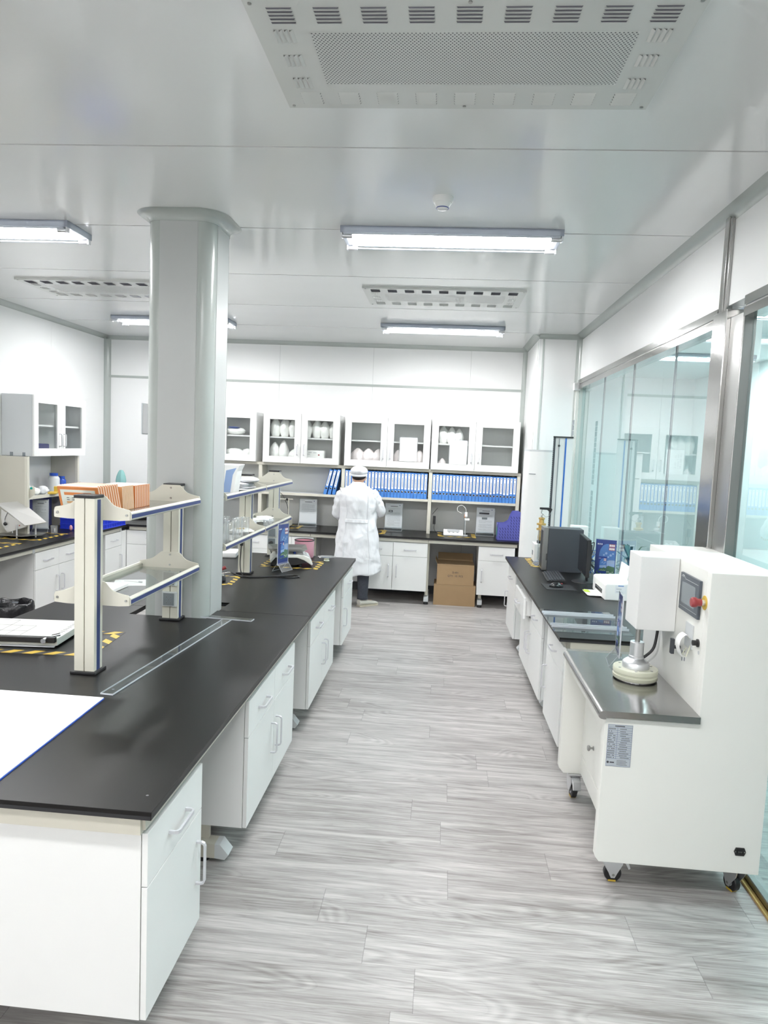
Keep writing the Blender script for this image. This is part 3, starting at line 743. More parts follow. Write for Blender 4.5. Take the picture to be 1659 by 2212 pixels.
# ---------------------------------------------------------------- glazed wall cabinets
def wall_cabinet(label, loc, rz, w, h=.605, d=.325, shelf=.30, body_m='white'):
    """front at y=0 facing -y, x 0..w"""
    t = thing('wall_cabinet', label, 'wall cabinet', loc, rz, 'glazed wall cabinets')
    th = .018; g = G(body_m)
    g.box(0, .02, 0, th, d, h); g.box(w-th, .02, 0, w, d, h); g.box(th, .02, 0, w-th, d, th); g.box(th, .02, h-th, w-th, d, h)
    g.box(th, d-.012, th, w-th, d-.002, h-th, 'cabinet_back' if body_m == 'white' else 'white'); g.box(w/2-.008, .03, th, w/2+.008, d-.02, h-th) if False else None
    g.obj('body', t)
    g = G('white'); g.box(th, .045, shelf, w-th, d-.013, shelf+.018); g.obj('shelf', t)
    for i in (0, 1):
        a = i*w/2 + .002; b = (i+1)*w/2 - .002; f = .078
        do = E('door', (0, 0, 0), 0, t)
        g = G('white'); g.box(a, 0, 0, a+f, .019, h); g.box(b-f, 0, 0, b, .019, h); g.box(a+f, 0, 0, b-f, .019, f); g.box(a+f, 0, h-f, b-f, .019, h); g.obj('door_frame', do, bevel=.001)
        g = G('cab_glass'); g.box(a+f-.004, .007, f-.004, b-f+.004, .011, h-f+.004); g.obj('glass', do)
        handle(do, (b - .040) if i == 0 else (a + .040), .165, True, .128, 0)
    if body_m != 'white':
        for yy in (.09, .22):
            g = G('grey'); g.box(-.004, yy, -.004, .001, yy+.03, .035); g.obj('hinge_clip', t)
    return t
wz = 1.588
wall_cabinet('glazed wall cabinet at the left, mostly behind the column, folded packs inside', (-3.22, 8.665, wz), 0, .91)
wall_cabinet('glazed wall cabinet full of tall white plastic bags, right of the column', (-2.225, 8.665, wz), 0, .945)
wall_cabinet('glazed wall cabinet with pink-edged bags, above the person', (-1.213, 8.665, wz), 0, 1.04)
wall_cabinet('glazed wall cabinet at the right end over the binders, one side empty', (-.157, 8.665, wz), 0, 1.05)
wall_cabinet('small glazed wall cabinet on the left wall above the blue bottles', (-4.05, 6.795, 1.595), PI/2, 1.02, .61, .335, body_m='lightgrey')
for y, l in ((6.73, 'wide beige upright under the left wall cabinet, nearest side'), (7.70, 'wide beige upright under the left wall cabinet, far side')):
    pylon(l, (-4.07, y, .80), .035, .315, .79, rz=PI/2)
t = thing('wall_shelf', 'short shelf below the left wall cabinet with bottles and masks on it', 'shelf', (-4.09, 6.76, 1.165))
g = G('lightgrey'); g.box(-.28, 0, .0, .0, .92, .03); g.obj('shelf_board', t)
g = G('beige_light'); g.box(0, 0, -.0, .012, .92, .034); g.obj('front_rail', t)
for y in (0, .92):
    g = G('beige_light'); g.prism([(-.25, -.0), (.0, -.0), (.07, .055), (.07, .115), (.05, .14), (.0, .10), (-.25, .05)], 1, y-.004, y+.0); g.obj('side_bracket', t)
g = G('tealplug'); g.cyl((.035, -.01, .115), (.035, -.004, .115), .012, seg=12); g.obj('teal_plug', t)
g = G('panel_blue_reflection'); g.box(-4.376, 6.79, .802, -4.36, 7.66, 1.16); tag(g.obj('splash_panel'), 'shiny steel panel, blue crate reflection painted in, on the left wall behind the small document stand', 'panel')

# ---------------------------------------------------------------- binders
def marks(g, x0, x1, y, z0, z1, n, m='ink'):
    """a column of small dark characters"""
    dz = (z1 - z0) / n
    for i in range(n):
        c = z1 - dz*(i+.5); k = random.random()
        g.box(x0, y-.0003, c - dz*.36, x1, y, c - dz*.16, m); g.box(x0 + (x1-x0)*.35*k, y-.0003, c + dz*.05, x1 - (x1-x0)*.3*(1-k), y, c + dz*.30, m)
        g.box(x0 + (x1-x0)*.4, y-.0003, c - dz*.36, x0 + (x1-x0)*.6, y, c + dz*.36, m)
def make_binder(w=.0392, lt=.30, lb=.108, nch=9, cm='binder'):
    r = E('ring_binder'); g = G(cm); h = .316; d = .272
    g.box(0, 0, 0, w, .0022, h); g.box(0, 0, 0, .0022, d, h); g.box(w-.0022, 0, 0, w, d, h)
    g.box(.003, .03, .006, w-.003, d-.01, h-.012, 'paper'); g.obj('cover', r)
    g = G('paper'); g.box(w*.18, -.0008, lb, w*.82, 0, lt); g.box(w*.38, -.0011, lt-.02, w*.62, -.0008, lt-.010, 'ink'); marks(g, w*.36, w*.64, -.0008, lb+.02, lt-.045-random.random()*.03, nch); g.obj('spine_label', r)
    g = G('chrome'); g.tube([(w/2 + .0115*math.cos(a), -.0008, .078 + .0115*math.sin(a)) for a in [2*PI*i/16 for i in range(16)]], .0016, 5, closed=True)
    g.cyl((w/2, -.0012, .078), (w/2, .001, .078), .0108, seg=16, m='black'); g.obj('finger_ring', r)
    return r
protos = [make_binder(), make_binder(nch=7, lb=.112), make_binder(nch=11, lt=.304, lb=.10), make_binder(nch=8, cm='binder2')]
used = set()
def place_binder(k, loc, label, group, tilt=0):
    if k in used: b = copy_tree(protos[k])
    else: b = protos[k]; used.add(k)
    b.location = loc; b.rotation_euler = (0, tilt, 0); tag(b, label, 'binder', group); return b
for bay, (x0, side) in enumerate(((-1.197, 'left'), (-.124, 'right'))):
    for i in range(25):
        if bay == 0 and 2 <= i <= 6 and False: continue
        dz = random.choice([0, 0, .001, .002]); k = random.choice([0, 1, 2, 0, 3])
        place_binder(k, (x0 + i*.04048, 8.705 + random.random()*.004, 1.2172 + dz), 'blue ring binder, %s from the left in the %s full bay of the far shelf' % (ORD[i], side), 'blue binders in the full bays of the far shelf')
for i, (x, w_) in enumerate(((-1.462, 'leftmost'), (-1.408, 'middle'), (-1.354, 'rightmost'))):
    place_binder(i, (x, 8.705, 1.2265), w_ + ' of the three blue binders leaning right against the upright', 'three leaning binders', tilt=math.radians(14 - i*1.2))
# ================================================================ the white testing machine
MX, MY = 1.055, 2.95
t = thing('testing_machine', 'big white wheeled testing machine with steel table and touch screen', 'testing machine', (MX, MY, 0))
def mb(g, x0, y0, z0, x1, y1, z1, m=None): g.box(x0-MX, y0-MY, z0, x1-MX, y1-MY, z1, m)
g = G('offwhite')
g.prism([(1.10-MX, .135), (1.392-MX, .135), (1.392-MX, 1.395), (1.10-MX, 1.395)], 1, 0.0455, .87)
g.obj('tower_housing', t, bevel=.001)
g = G('offwhite')
g.prism([(.722-MX, .155), (.738-MX, .135), (1.392-MX, .135), (1.392-MX, 1.395), (1.10-MX, 1.395), (1.10-MX, .764), (.722-MX, .764)], 1, 0, .045); g.obj('side_panel', t, bevel=.003)
g = G('offwhite')
g.prism([(.70-MX, .165), (.725-MX, .135), (1.10-MX, .135), (1.10-MX, .778), (.70-MX, .778)], 1, .83, .875); g.obj('side_panel', t, bevel=.003)
g = G('offwhite'); mb(g, .82, 2.99, .135, 1.10, 3.79, .77); mb(g, .725, 3.0, .70, .83, 3.79, .772); g.obj('base_cabinet_body', t)
do = E('door', (0,0,0), 0, t)
g = G('offwhite'); mb(g, .812, 3.02, .255, .82, 3.76, .60); g.obj('door_panel', do, bevel=.002)
g = G('steel_matte'); g.lathe([(.001, 0), (.011, 0), (.011, .003), (.005, .006), (.005, .014), (.013, .020), (.015, .026), (.011, .031), (.001, .032)]); 
k = g.obj('knob', do); k.rotation_euler = (0, -PI/2, 0); k.location = (.812-MX, 3.50-MY, .400)
g = G('offwhite'); mb(g, .812, 3.02, .15, .82, 3.76, .249); g.obj('lower_panel', t, bevel=.002)
g = G('steel')
prof = [(1.098, .772), (1.098, .800), (.712, .800), (.700, .797), (.692, .790), (.690, .782), (.692, .772), (.700, .766), (.712, .764), (.722, .764), (.722, .772)]
g.prism([(x-MX, z) for x, z in prof], 1, -.022, .865, smooth=True); g.obj('steel_table', t, bevel=0, sharp=35)
g = G('white'); mb(g, .925, 3.33, 1.053, 1.099, 3.535, 1.396); g.obj('press_head', t, bevel=.004)
# press disc
dx, dy = .955-MX, 3.40-MY
pr = E('press_plate', (dx, dy, .80), 0, t)
g = G('nylon'); g.lathe([(.001, .006), (.099, .006), (.102, .010), (.102, .024), (.100, .026), (.100, .034), (.102, .036), (.102, .052), (.100, .056), (.001, .056)], seg=48); g.obj('nylon_ring', pr)
g = G('chrome'); g.lathe([(.001, .0), (.085, .0), (.085, .006), (.001, .006)], seg=40); g.obj('bottom_plate', pr)
g = G('alu'); g.lathe([(.001, .056), (.062, .056), (.062, .080), (.058, .085), (.040, .100), (.034, .102), (.034, .112), (.032, .114), (.032, .178), (.030, .180), (.001, .180)], seg=36); g.obj('hub', pr)
g = G('steel_matte'); g.cyl((0, 0, .175), (0, 0, .255), .0115, seg=16); g.obj('shaft', pr)
for i in range(6):
    a = 2*PI*i/6 + .3; g = G('steel_matte'); g.cyl((.082*math.cos(a), .082*math.sin(a), .056), (.082*math.cos(a), .082*math.sin(a), .0585), .006, seg=10); g.obj('screw', pr)
g = G('black'); g.tube([(dx+.025, dy-.005, .905), (dx+.04, dy-.01, .915), (dx+.075, dy-.01, .96), (dx+.09, dy, 1.055)], .0065, 10, sub=6); g.obj('air_hose', t)
g = G('poly'); g.tube([(dx+.02, dy-.03, .868), (dx+.05, dy-.03, .895), (dx+.09, dy-.02, .945), (dx+.098, dy, 1.055)], .004, 8, sub=6); g.obj('thin_hose', t)
# touch screen on the face x = 1.10
sc = E('touch_screen', (1.10-MX, 3.157-MY, 1.262), 0, t)
g = G('bezel'); g.box(-.012, -.119, -.082, 0, .119, .082); g.obj('bezel', sc, bevel=.002)
g = G('screen'); g.box(-.0128, -.077, -.048, -.011, .092, .046); g.obj('display', sc)
g = G('lightgrey'); g.box(-.0125, -.105, .060, -.0119, .055, .0615); g.box(-.0125, .055, .060, -.0119, .0555, .068); g.box(-.0125, .055, .066, -.0119, .105, .0675); g.box(-.0125, -.105, -.064, -.0119, .105, -.0628); g.obj('printed_line', sc)
g = G('lightgrey'); marks(g, .075, .100, 0, 0, 0.0, 1) if False else None
for i in range(5): g.box(-.0125, .092-i*.006, .070, -.0119, .096-i*.006, .075)
g.obj('maker_mark', sc)
es = E('emergency_stop', (1.10-MX, 2.998-MY, 1.262), 0, t)
def xl(prof, m, name, par, seg=28):
    g = G(m); rr = [[(-z, r*math.cos(a), r*math.sin(a)) for a in [2*PI*i/seg for i in range(seg)]] for r, z in prof]; g.rings(rr, smooth=True); return g.obj(name, par)
xl([(.001, 0), (.030, 0), (.030, .002), (.001, .002)], 'yellow', 'yellow_ring', es)
xl([(.001, .002), (.012, .002), (.012, .016), (.001, .016)], 'alu', 'collar', es)
xl([(.001, .015), (.016, .015), (.016, .030), (.021, .036), (.021, .050), (.017, .055), (.001, .056)], 'red', 'red_button', es)
pn = E('receipt_printer', (1.10-MX, 3.14-MY, 1.10), 0, t)
g = G('lightgrey'); g.box(-.005, -.045, -.065, 0, .045, .04); g.obj('faceplate', pn, bevel=.001)
g = G('paper_white'); path = bez([(-.006, -.02), (-.020, -.005), (-.040, -.020), (-.048, -.050), (-.040, -.085), (-.034, -.100)], 6)
rr = [[(x, -.028, z), (x, .028, z), (x-.0008, .028, z-.0004), (x-.0008, -.028, z-.0004)] for x, z in path]; g.rings(rr, smooth=False); g.obj('paper_strip', pn)
g = G('nylon'); g.tube([(-.004, -.03, -.05), (-.018, -.03, -.098), (-.018, .02, -.102), (-.004, .02, -.075)], .0025, 6); g.obj('guard_loop', pn)
xl([(.001, 0), (.017, 0), (.017, .006), (.011, .008), (.012, .024), (.001, .026)], 'black', 'valve_cap', E('air_valve', (1.10-MX, 3.032-MY, 1.083), 0, t), 16)
hk = E('lock_handle', (1.10-MX, 3.245-MY, 1.005), 0, t)
g = G('darkgrey'); g.cyl((0, 0, 0), (-.03, 0, 0), .008, seg=12); g.box(-.042, -.012, -.030, -.028, .014, .038); g.obj('grip', hk, bevel=.004)
g = G('grey')
for i, (yy, zz) in enumerate(((3.18, 1.0), (3.21, .985), (3.175, .962), (3.205, .955))): g.box(-.0015+1.10-MX, yy-MY, zz, 1.10-MX, yy-MY+.008, zz+.016)
g.obj('inlet_slots', t)
g = G('red'); g.cyl((1.10-MX-.001, 3.02-MY, 1.045), (1.10-MX, 3.02-MY, 1.045), .008, seg=16, m='lightgrey'); g.obj('round_sticker', t)
# data plate
pl = E('data_plate', (.787-MX, -.0005, .648), 0, t)
g = G('plate'); W2, H2 = .050, .090; g.box(-W2, -.0012, -H2, W2, 0, H2); g.obj('plate_sheet', pl)
g = G('plate_line'); yy = -.0016
zs = [H2-.001, H2-.012, H2-.024] + [H2-.024-.0094*(i+1) for i in range(13)] + [-H2+.001]
for z in zs: g.box(-W2, yy, z-.0004, W2, -.0011, z+.0004)
for x in (-W2, W2-.001): g.box(x, yy, -H2, x+.001, -.0011, H2)
g.box(-.0115, yy, zs[-2], -.0105, -.0011, H2-.012)
for i in range(len(zs)-1):
    zc = (zs[i]+zs[i+1])/2
    if i == 0: g.box(-.022, yy, zc-.0018, .018, -.0011, zc+.0018, 'ink'); continue
    if i == len(zs)-2:
        for k in range(4): g.box(-.006, yy, zc+.008-.006*k, .02+.005*(k % 2)+.012, -.0011, zc+.0095-.006*k, 'ink')
        g.box(-.034, yy, zc-.003, -.016, -.0011, zc+.002, 'ink'); g.cyl((-.042, yy, zc), (-.042, -.0011, zc), .005, seg=10, m='ink'); continue
    for k in range(6):
        if random.random() < .8: g.box(-.047+.005*k, yy, zc-.0016, -.0435+.005*k, -.0011, zc+.0014, 'ink')
    a = -.004+random.random()*.012; b = .018+random.random()*.024; x = a
    while x < b: g.box(x, yy, zc-.0015, x+.0032, -.0011, zc+.0013, 'ink'); x += .0046
g.obj('table_print', pl)
ic = E('power_inlet', (1.308-MX, 0, .232), 0, t)
g = G('black'); g.prism([(-.024, 0), (-.017, .017), (.017, .017), (.024, 0), (.017, -.017), (-.017, -.017)], 1, -.004, 0); g.box(-.013, -.0045, -.009, .013, -.004, .009, 'black_gloss'); g.obj('socket_body', ic)
g = G('steel_matte')
for x in (-.0185, .0185): g.cyl((x, -.005, 0), (x, -.004, 0), .0032, seg=8)
for x in (-.006, 0, .006): g.box(x-.0012, -.0052, -.003, x+.0012, -.0045, .003)
g.obj('pins', ic)
def caster(parent, loc, rz, brake=True, m='black'):
    c = E('caster', loc, rz, parent)      # wheel axis along local y
    g = G('alu'); g.box(-.04, -.035, -.006, .04, .035, 0); g.cyl((0, 0, -.02), (0, 0, -.006), .026, seg=18)
    for s in (-1, 1): g.prism([(-.044, -.012), (.042, -.012), (.046, -.045), (.024, -.088), (.014, -.110), (-.002, -.110), (-.014, -.085), (-.036, -.05)], 1, s*.0215, s*.0255)
    g.prism([(-.044, -.012), (.042, -.012), (.042, -.018), (-.044, -.018)], 1, -.0255, .0255)
    g.obj('fork', c)
    g = G('black'); n = 26; rr = []
    for x, r in ((-.014, .030), (-.014, .034), (-.010, .0375), (.010, .0375), (.014, .034), (.014, .030)): rr.append([(r*math.cos(a)+.008, x, r*math.sin(a)-.0965) for a in [2*PI*i/n for i in range(n)]])
    g.rings(rr, smooth=True)
    g.cyl((.008, -.0145, -.0965), (.008, .0145, -.0965), .016, seg=18, m='lightgrey'); g.cyl((.008, -.026, -.0965), (.008, .026, -.0965), .006, seg=10, m='steel_matte')
    g.obj('wheel', c)
    g = G('yellow'); g.box(-.010, -.0146, -.132, .022, .0146, -.124); g.obj('yellow_film', c)
    if brake:
        g = G('alu'); g.prism([(.040, -.018), (.066, -.026), (.080, -.064), (.072, -.070), (.058, -.044), (.040, -.036)], 1, -.021, .021); g.obj('brake_pedal', c, bevel=.002)
    return c
caster(t, (.815-MX, 3.045-MY, .135), 0); caster(t, (1.335-MX, 3.045-MY, .135), PI*.62, False)
caster(t, (.785-MX, 3.80-MY, .135), -PI/2 + .1); caster(t, (1.335-MX, 3.72-MY, .135), .8)

# ---------------------------------------------------------------- document stands
def doc_stand(label, loc, rz, w=.216, h=.30, lift=.035, kind='text', group=None, name='document_stand'):
    """clear acrylic T stand: vertical sheet pair on a folded foot; local front = -y"""
    t = thing(name, label, 'sign stand', loc, rz, group)
    g = G('cab_glass'); g.box(-w/2-.004, .001, lift-.004, w/2+.004, .003, lift+h+.008); g.box(-w/2-.004, -.0035, lift-.004, w/2+.004, -.0018, lift+h+.008); g.obj('clear_sleeve', t)
    g = G('acrylic_edge')
    for a in ((-w/2-.0045, w/2+.0045, lift+h+.0075, lift+h+.009), (-w/2-.0045, w/2+.0045, lift-.005, lift-.0035)): g.box(a[0], -.0036, a[2], a[1], .0032, a[3])
    for x in (-w/2-.0048, w/2+.0035): g.box(x, -.0036, lift-.004, x+.0013, .0032, lift+h+.008)
    g.obj('clear_edge', t)
    g = G('acrylic_edge')
    for s in (-1, 1):
        rr = [(-w/2-.004, s*.003), (w/2+.004, s*.003)]
        g.prism([(s*.002, lift+.012), (s*.0035, lift+.012), (s*.047, .0015), (s*.047, 0), (s*.0455, 0)], 0, -w/2-.004, -w/2-.002)
        g.prism([(s*.002, lift+.012), (s*.0035, lift+.012), (s*.047, .0015), (s*.047, 0), (s*.0455, 0)], 0, w/2+.002, w/2+.004)
        g.box(-w/2, s*.0462, 0, w/2, s*.0475, .002)
    g.obj('foot_edge', t)
    g = G('acrylic')
    for s in (-1, 1): g.prism([(s*.002, lift+.012), (s*.0035, lift+.012), (s*.047, .0015), (s*.0455, .0)], 0, -w/2-.002, w/2+.002)
    g.obj('clear_foot', t)
    if kind == 'none': return t
    if kind in ('text', 'photo1', 'photo2'):
        g = G('paper'); g.box(-w/2, -.0014, lift, w/2, .0006, lift+h); g.obj('printed_sheet', t)
        pg = G('ink_light'); yy = -.0017; z = lift+h-.045
        pg.box(-w*.2, yy, lift+h-.038, w*.22, -.0014, lift+h-.032, 'ink'); pg.box(-w*.4, yy, lift+h-.022, -w*.2, -.0014, lift+h-.020); pg.box(w*.32, yy, lift+h-.026, w*.36, -.0014, lift+h-.016, 'hp_blue')
        z = lift+h-.055
        if kind == 'photo1': pg.box(-w*.30, yy, z-.055, -w*.07, -.0014, z-.028, 'ink'); pg.box(-w*.26, yy-.0002, z-.049, -w*.11, -.0014, z-.034, 'lightgrey')
        if kind == 'photo2': pg.box(-w*.36, yy, z-.022, w*.20, -.0014, z+.0, 'ink'); pg.box(-w*.20, yy, z-.085, w*.10, -.0014, z-.060, 'grey')
        while z > lift+.03:
            z -= .0085
            if kind == 'photo1' and lift+h-.113 < z < lift+h-.078: continue
            if kind == 'photo2' and (z > lift+h-.080 or lift+h-.145 < z < lift+h-.110): continue
            if random.random() < .18 or (kind == 'text' and z < lift+h*.42): continue
            x = -w*.38 + random.random()*.01; e = w*(.38 if random.random() < .7 else .05)
            while x < e:
                l = .004+random.random()*.014; pg.box(x, yy, z, min(x+l, e), -.0014, z+.0026); x += l+.003
        pg.obj('printing', t)
    else:
        brochure(t, w, h, lift)
    return t
def brochure(t, w, h, lift):
    """blue promotional sheet with two red word boxes, a smaller inset sheet and greenery at its foot"""
    g = G('hp_blue'); y0, y1 = -.0014, .0006; g.box(-w/2, y0, lift, w/2, y1, lift+h); g.obj('printed_sheet', t)
    y = -.0016
    def art(g, ox, oz, sw, sh, yy, inset):
        def P(a, b): return (-w/2 + ox*w + a*w*sw, lift + oz*h + b*h*sh)
        arc = [P(.58 - .40*math.sin(PI/2*i/8), .90 - .30*(1 - math.cos(PI/2*i/8))) for i in range(9)]
        g.prism(arc + [P(.18, .30), P(.97, .30), P(.97, .90)], 1, yy, yy + .0002, 'sky_blue')
        for k in range(5): c = P(.42 + .11*k, .62 + .05*math.sin(k*2.1)); g.cyl((c[0], yy - .0002, c[1]), (c[0], yy, c[1]), w*sw*(.045 + .015*(k % 2)), seg=10, m='pale_blue')
        g.prism([P(.18, .46), P(.97, .50), P(.97, .34), P(.18, .34)], 1, yy - .0003, yy - .0001, 'pale_blue')
        g.prism([P(.10, .20), P(.30, .30), P(.48, .28), P(.66, .36), P(.97, .33), P(.97, .14), P(.10, .14)], 1, yy - .0004, yy - .0002, 'leaf')
        for k in range(10): c = P(.30 + .065*k, .16 + .05*abs(math.sin(k*2.3))); g.cyl((c[0], yy - .0006, c[1]), (c[0], yy - .0004, c[1]), w*sw*.028, seg=7, m='palegreen')
        for r in range(2):
            a = P(.64, .90 - .085*r); b = P(.94, .825 - .085*r); g.box(a[0], yy - .0006, b[1], b[0], yy - .0003, a[1], 'red')
            for c_ in range(3): a2 = P(.665 + .09*c_, .888 - .085*r); b2 = P(.735 + .09*c_, .838 - .085*r); g.box(a2[0], yy - .0008, b2[1], b2[0], yy - .0006, a2[1], 'paper')
        for c_, ww in enumerate((.06, .05, .05)): a = P(.08 + .09*c_, .90); b = P(.08 + .09*c_ + ww, .87); g.box(a[0], yy - .0005, b[1], b[0], yy - .0002, a[1], 'paper')
        for r in range(3): a = P(.66, .50 - .03*r); b = P(.93, .493 - .03*r); g.box(a[0], yy - .0006, b[1], b[0], yy - .0003, a[1], 'ink_light')
    g = G('sky_blue'); art(g, 0, 0, 1, 1, y, False); g.obj('front_artwork', t)
    g = G('hp_blue'); g.box(-w/2 + .16*w, y - .0022, lift + .16*h, -w/2 + .58*w, y - .001, lift + .58*h); art(g, .16, .16, .42, .42, y - .0026, True); g.obj('inset_artwork', t)

FAR = 'instruction stands on the far bench'
doc_stand('instruction sheet stand on the far bench, left of the person', (-1.665, 8.83, .80), 0, .218, .305, kind='text', group=FAR)
doc_stand('instruction sheet stand on the far bench, right beside the person', (-.585, 8.82, .80), 0, .212, .305, kind='photo1', group=FAR)
doc_stand('instruction sheet stand on the far bench, next to the purple file rack', (.545, 8.80, .80), 0, .218, .305, kind='photo2', group=FAR)
doc_stand('instruction sheet stand on the left bench behind the tilting steel plate', (-4.15, 7.08, .80), math.radians(14), .15, .30, kind='text')
doc_stand('blue promotional stand on the island before the scale', (-1.268, 5.68, .80), math.radians(71), .152, .325, lift=.055, kind='brochure')
doc_stand('blue promotional stand behind the printer against the glazing', (1.352, 5.90, .80), math.radians(-18), .16, .33, kind='brochure')
doc_stand('stand with a dark sheet seen edge-on on the steel table of the machine', (.928, 3.64, .80), math.radians(-97), .15, .30, lift=.05, kind='brochure')
doc_stand('empty clear stand at the far end of the right bench', (.935, 6.70, .80), math.radians(-80), .13, .28, kind='none')

# ---------------------------------------------------------------- computer on the right bench
t = thing('computer_tower', 'black computer tower with a silver front on the right bench', 'computer', (.915, 6.37, .80))
g = G('darkgrey'); g.box(.042, 0, 0, .345, .19, .385); g.obj('case', t, bevel=.003)
g = G('steel_matte'); g.box(0, -.002, .008, .040, .192, .390); g.box(-.003, .03, .03, 0, .16, .36, 'black'); g.obj('front_bezel', t, bevel=.004)
g = G('black'); g.box(.030, -.0035, .10, .036, -.001, .16); g.obj('drive_slot', t)
t = thing('monitor', 'thin black monitor seen from its edge beside the computer tower', 'monitor', (1.185, 5.95, .80), math.radians(-93))
g = G('black'); g.box(-.235, -.006, .075, .235, .022, .375); g.box(-.15, .022, .12, .15, .045, .33); g.obj('casing', t, bevel=.003)
g = G('black_gloss'); g.box(-.228, -.0075, .090, .228, -.006, .368); g.obj('display', t)
g = G('lightgrey'); g.cyl((0, -.0082, .083), (0, -.0075, .083), .004, seg=12); g.obj('maker_mark', t)
g = G('black'); g.box(-.02, .03, .0, .02, .045, .14); g.lathe([(.001, 0), (.10, 0), (.098, .006), (.03, .012), (.001, .012)], (0, .02, 0)); g.obj('stand', t)
t = thing('keyboard', 'black keyboard lying before the computer tower', 'keyboard', (.972, 6.07, .80), math.radians(-92))
g = G('black'); g.prism([(-.075, 0), (-.075, .008), (.075, .022), (.075, 0)], 0, -.22, .22); g.obj('case', t, bevel=.002)
g = G('darkgrey')
for r in range(6):
    yy = -.058 + r*.0215
    for c in range(20):
        xx = -.212 + c*.0213; z = .0095 + .014*(yy+.075)/.15; g.box(xx, yy, z-.002, xx+.0175, yy+.017, z+.006)
g.obj('keys', t)
t = thing('mouse_pad', 'flat black mouse pad on the right bench', 'mouse pad', (.945, 5.63, .80), math.radians(3))
g = G('black'); g.box(-.11, -.11, 0, .125, .12, .003); g.obj('pad', t)
t = thing('mouse', 'black computer mouse with a red mark on the mouse pad', 'mouse', (.93, 5.635, .803), math.radians(-80))
g = G('black_gloss'); g.sphere((0, 0, .0), .032, .058, .036, fn=lambda d: 1.0 if d.z > 0 else .999); o = g.obj('body', t)
for v in o.data.vertices: v.co.z = max(v.co.z, 0)
g = G('red'); g.sphere((0, .038, .024), .006, .012, .006); g.obj('scroll_wheel', t)
t = thing('printer', 'white inkjet printer with its paper tray pulled out', 'printer', (1.215, 5.235, .80), 0)
g = G('paper_white'); g.prism([(0, 0), (.205, 0), (.205, .115), (.19, .13), (.01, .12), (0, .110)], 1, 0, .43); g.obj('body', t, bevel=.008)
g = G('black'); g.box(-.0015, .10, .030, .001, .33, .062); g.box(-.0025, .12, .05, .001, .30, .056, 'grey'); g.obj('output_slot', t)
g = G('paper_white'); g.prism([(.10, .10), (-.085, .10), (-.10, .115), (-.10, .30), (-.085, .315), (.0, .315)], 2, .006, .014); g.obj('paper_tray', t, bevel=.002)
g = G('lime'); g.box(-.1005, .20, .0135, -.060, .30, .0148); g.obj('green_sticker', t)
g = G('paper'); g.box(.07, -.001, .055, .15, 0, .115); g.box(.078, -.0014, .085, .115, -.001, .089, 'ink_light'); g.box(.078, -.0014, .065, .115, -.001, .069, 'ink_light'); g.box(.09, -.0014, .107, .13, -.001, .113, 'sky_blue'); g.obj('paper_label', t)
g = G('paper_white'); g.prism([(.17, .115), (.185, .24), (.190, .24), (.176, .115)], 1, .10, .34); g.obj('paper_support', t)
random.seed(21)
for i, (m, l) in enumerate((('black', 'thick black cable looping down behind the monitor'), ('cablue', 'blue network cable behind the monitor'), ('grey', 'grey cable in the tangle behind the monitor'), ('black', 'black cable running low towards the printer'), ('cablue', 'second blue cable twisted into the tangle, lower down'), ('grey', 'pale cable lying lowest in the tangle behind the monitor'))):
    t = thing('computer_cable', l, 'cable', (1.30, 6.1, .80), 0, 'cables behind the monitor'); g = G(m)
    pts = [(-.08 + random.random()*.05, .1 + random.random()*.1, .24 - .02*i)]
    for k in range(7): pts.append((-.06 + .13*random.random(), .16 - .08*k*.45 + random.random()*.10, max(.01, .26 - .035*k - .02*i + random.random()*.10)))
    pts.append((.05, -.1, .006))
    g.tube(pts, .0045 if m == 'black' else .003, 7, sub=7); g.obj('cord', t)
t = thing('adapter_box', 'white box behind the computer tower', 'box', (1.215, 6.70, .80)); g = G('white'); g.box(0, 0, 0, .15, .12, .385); g.obj('body', t, bevel=.006)

# acrylic channels at the near end of the right bench
t = thing('acrylic_tray', 'clear acrylic sheet with ridges lying at the near end of the right bench', 'acrylic tray', (.70, 4.20, .80), RA)
g = G('acrylic'); g.box(0, 0, 0, .46, .60, .004); g.obj('sheet', t)
for i, y in enumerate((.105, .155, .430, .480)):
    g = G('acrylic_edge'); g.box(0, y, .004, .46, y+.005, .018); g.obj('ridge', t)
# pendulum / drop tester at the far end
t = thing('drop_tester', 'tall stand with a blue stripe and a hanging brass weight, behind the computer', 'testing stand', (1.14, 7.0, .80))
g = G('white'); g.box(-.085, .01, 0, .085, .022, 1.20); g.obj('back_board', t)
g = G('cablue'); g.box(.012, .006, .0, .026, .010, 1.195); g.obj('blue_stripe', t)
g = G('darkgrey'); g.box(-.098, .0, 0, -.080, .03, 1.20)
for i in range(58): g.box(-.0995, .0, .02+i*.02, -.096, .008, .03+i*.02, 'lightgrey')
g.obj('toothed_column', t)
g = G('grey'); g.cyl((-.045, .0, .0), (-.045, .0, 1.19), .0035, seg=8); g.sphere((-.045, 0, 1.12), .011, m='darkgrey'); g.obj('guide_rod', t)
g = G('black'); g.box(-.10, -.01, 1.198, .085, .03, 1.210); g.obj('top_plate', t)
g = G('white'); g.box(-.23, -.10, 0, .08, .10, .17); g.box(-.232, -.03, .05, -.228, .06, .10, 'grey'); g.obj('base_box', t, bevel=.004)
g = G('black'); g.prism([(-.19, .500), (-.19, .520), (-.085, .520), (-.07, .505), (-.085, .47), (-.12, .498)], 1, -.012, .012); g.obj('arm', t, bevel=.003)
g = G('steel_matte'); g.tube([(-.165, 0, .50), (-.170, 0, .47), (-.155, 0, .455), (-.168, 0, .435), (-.158, 0, .42)], .006, 8, sub=5); g.tube([(-.155, 0, .455), (-.13, 0, .43), (-.10, 0, .44), (-.085, 0, .47)], .0025, 6, sub=5); g.obj('hook', t)
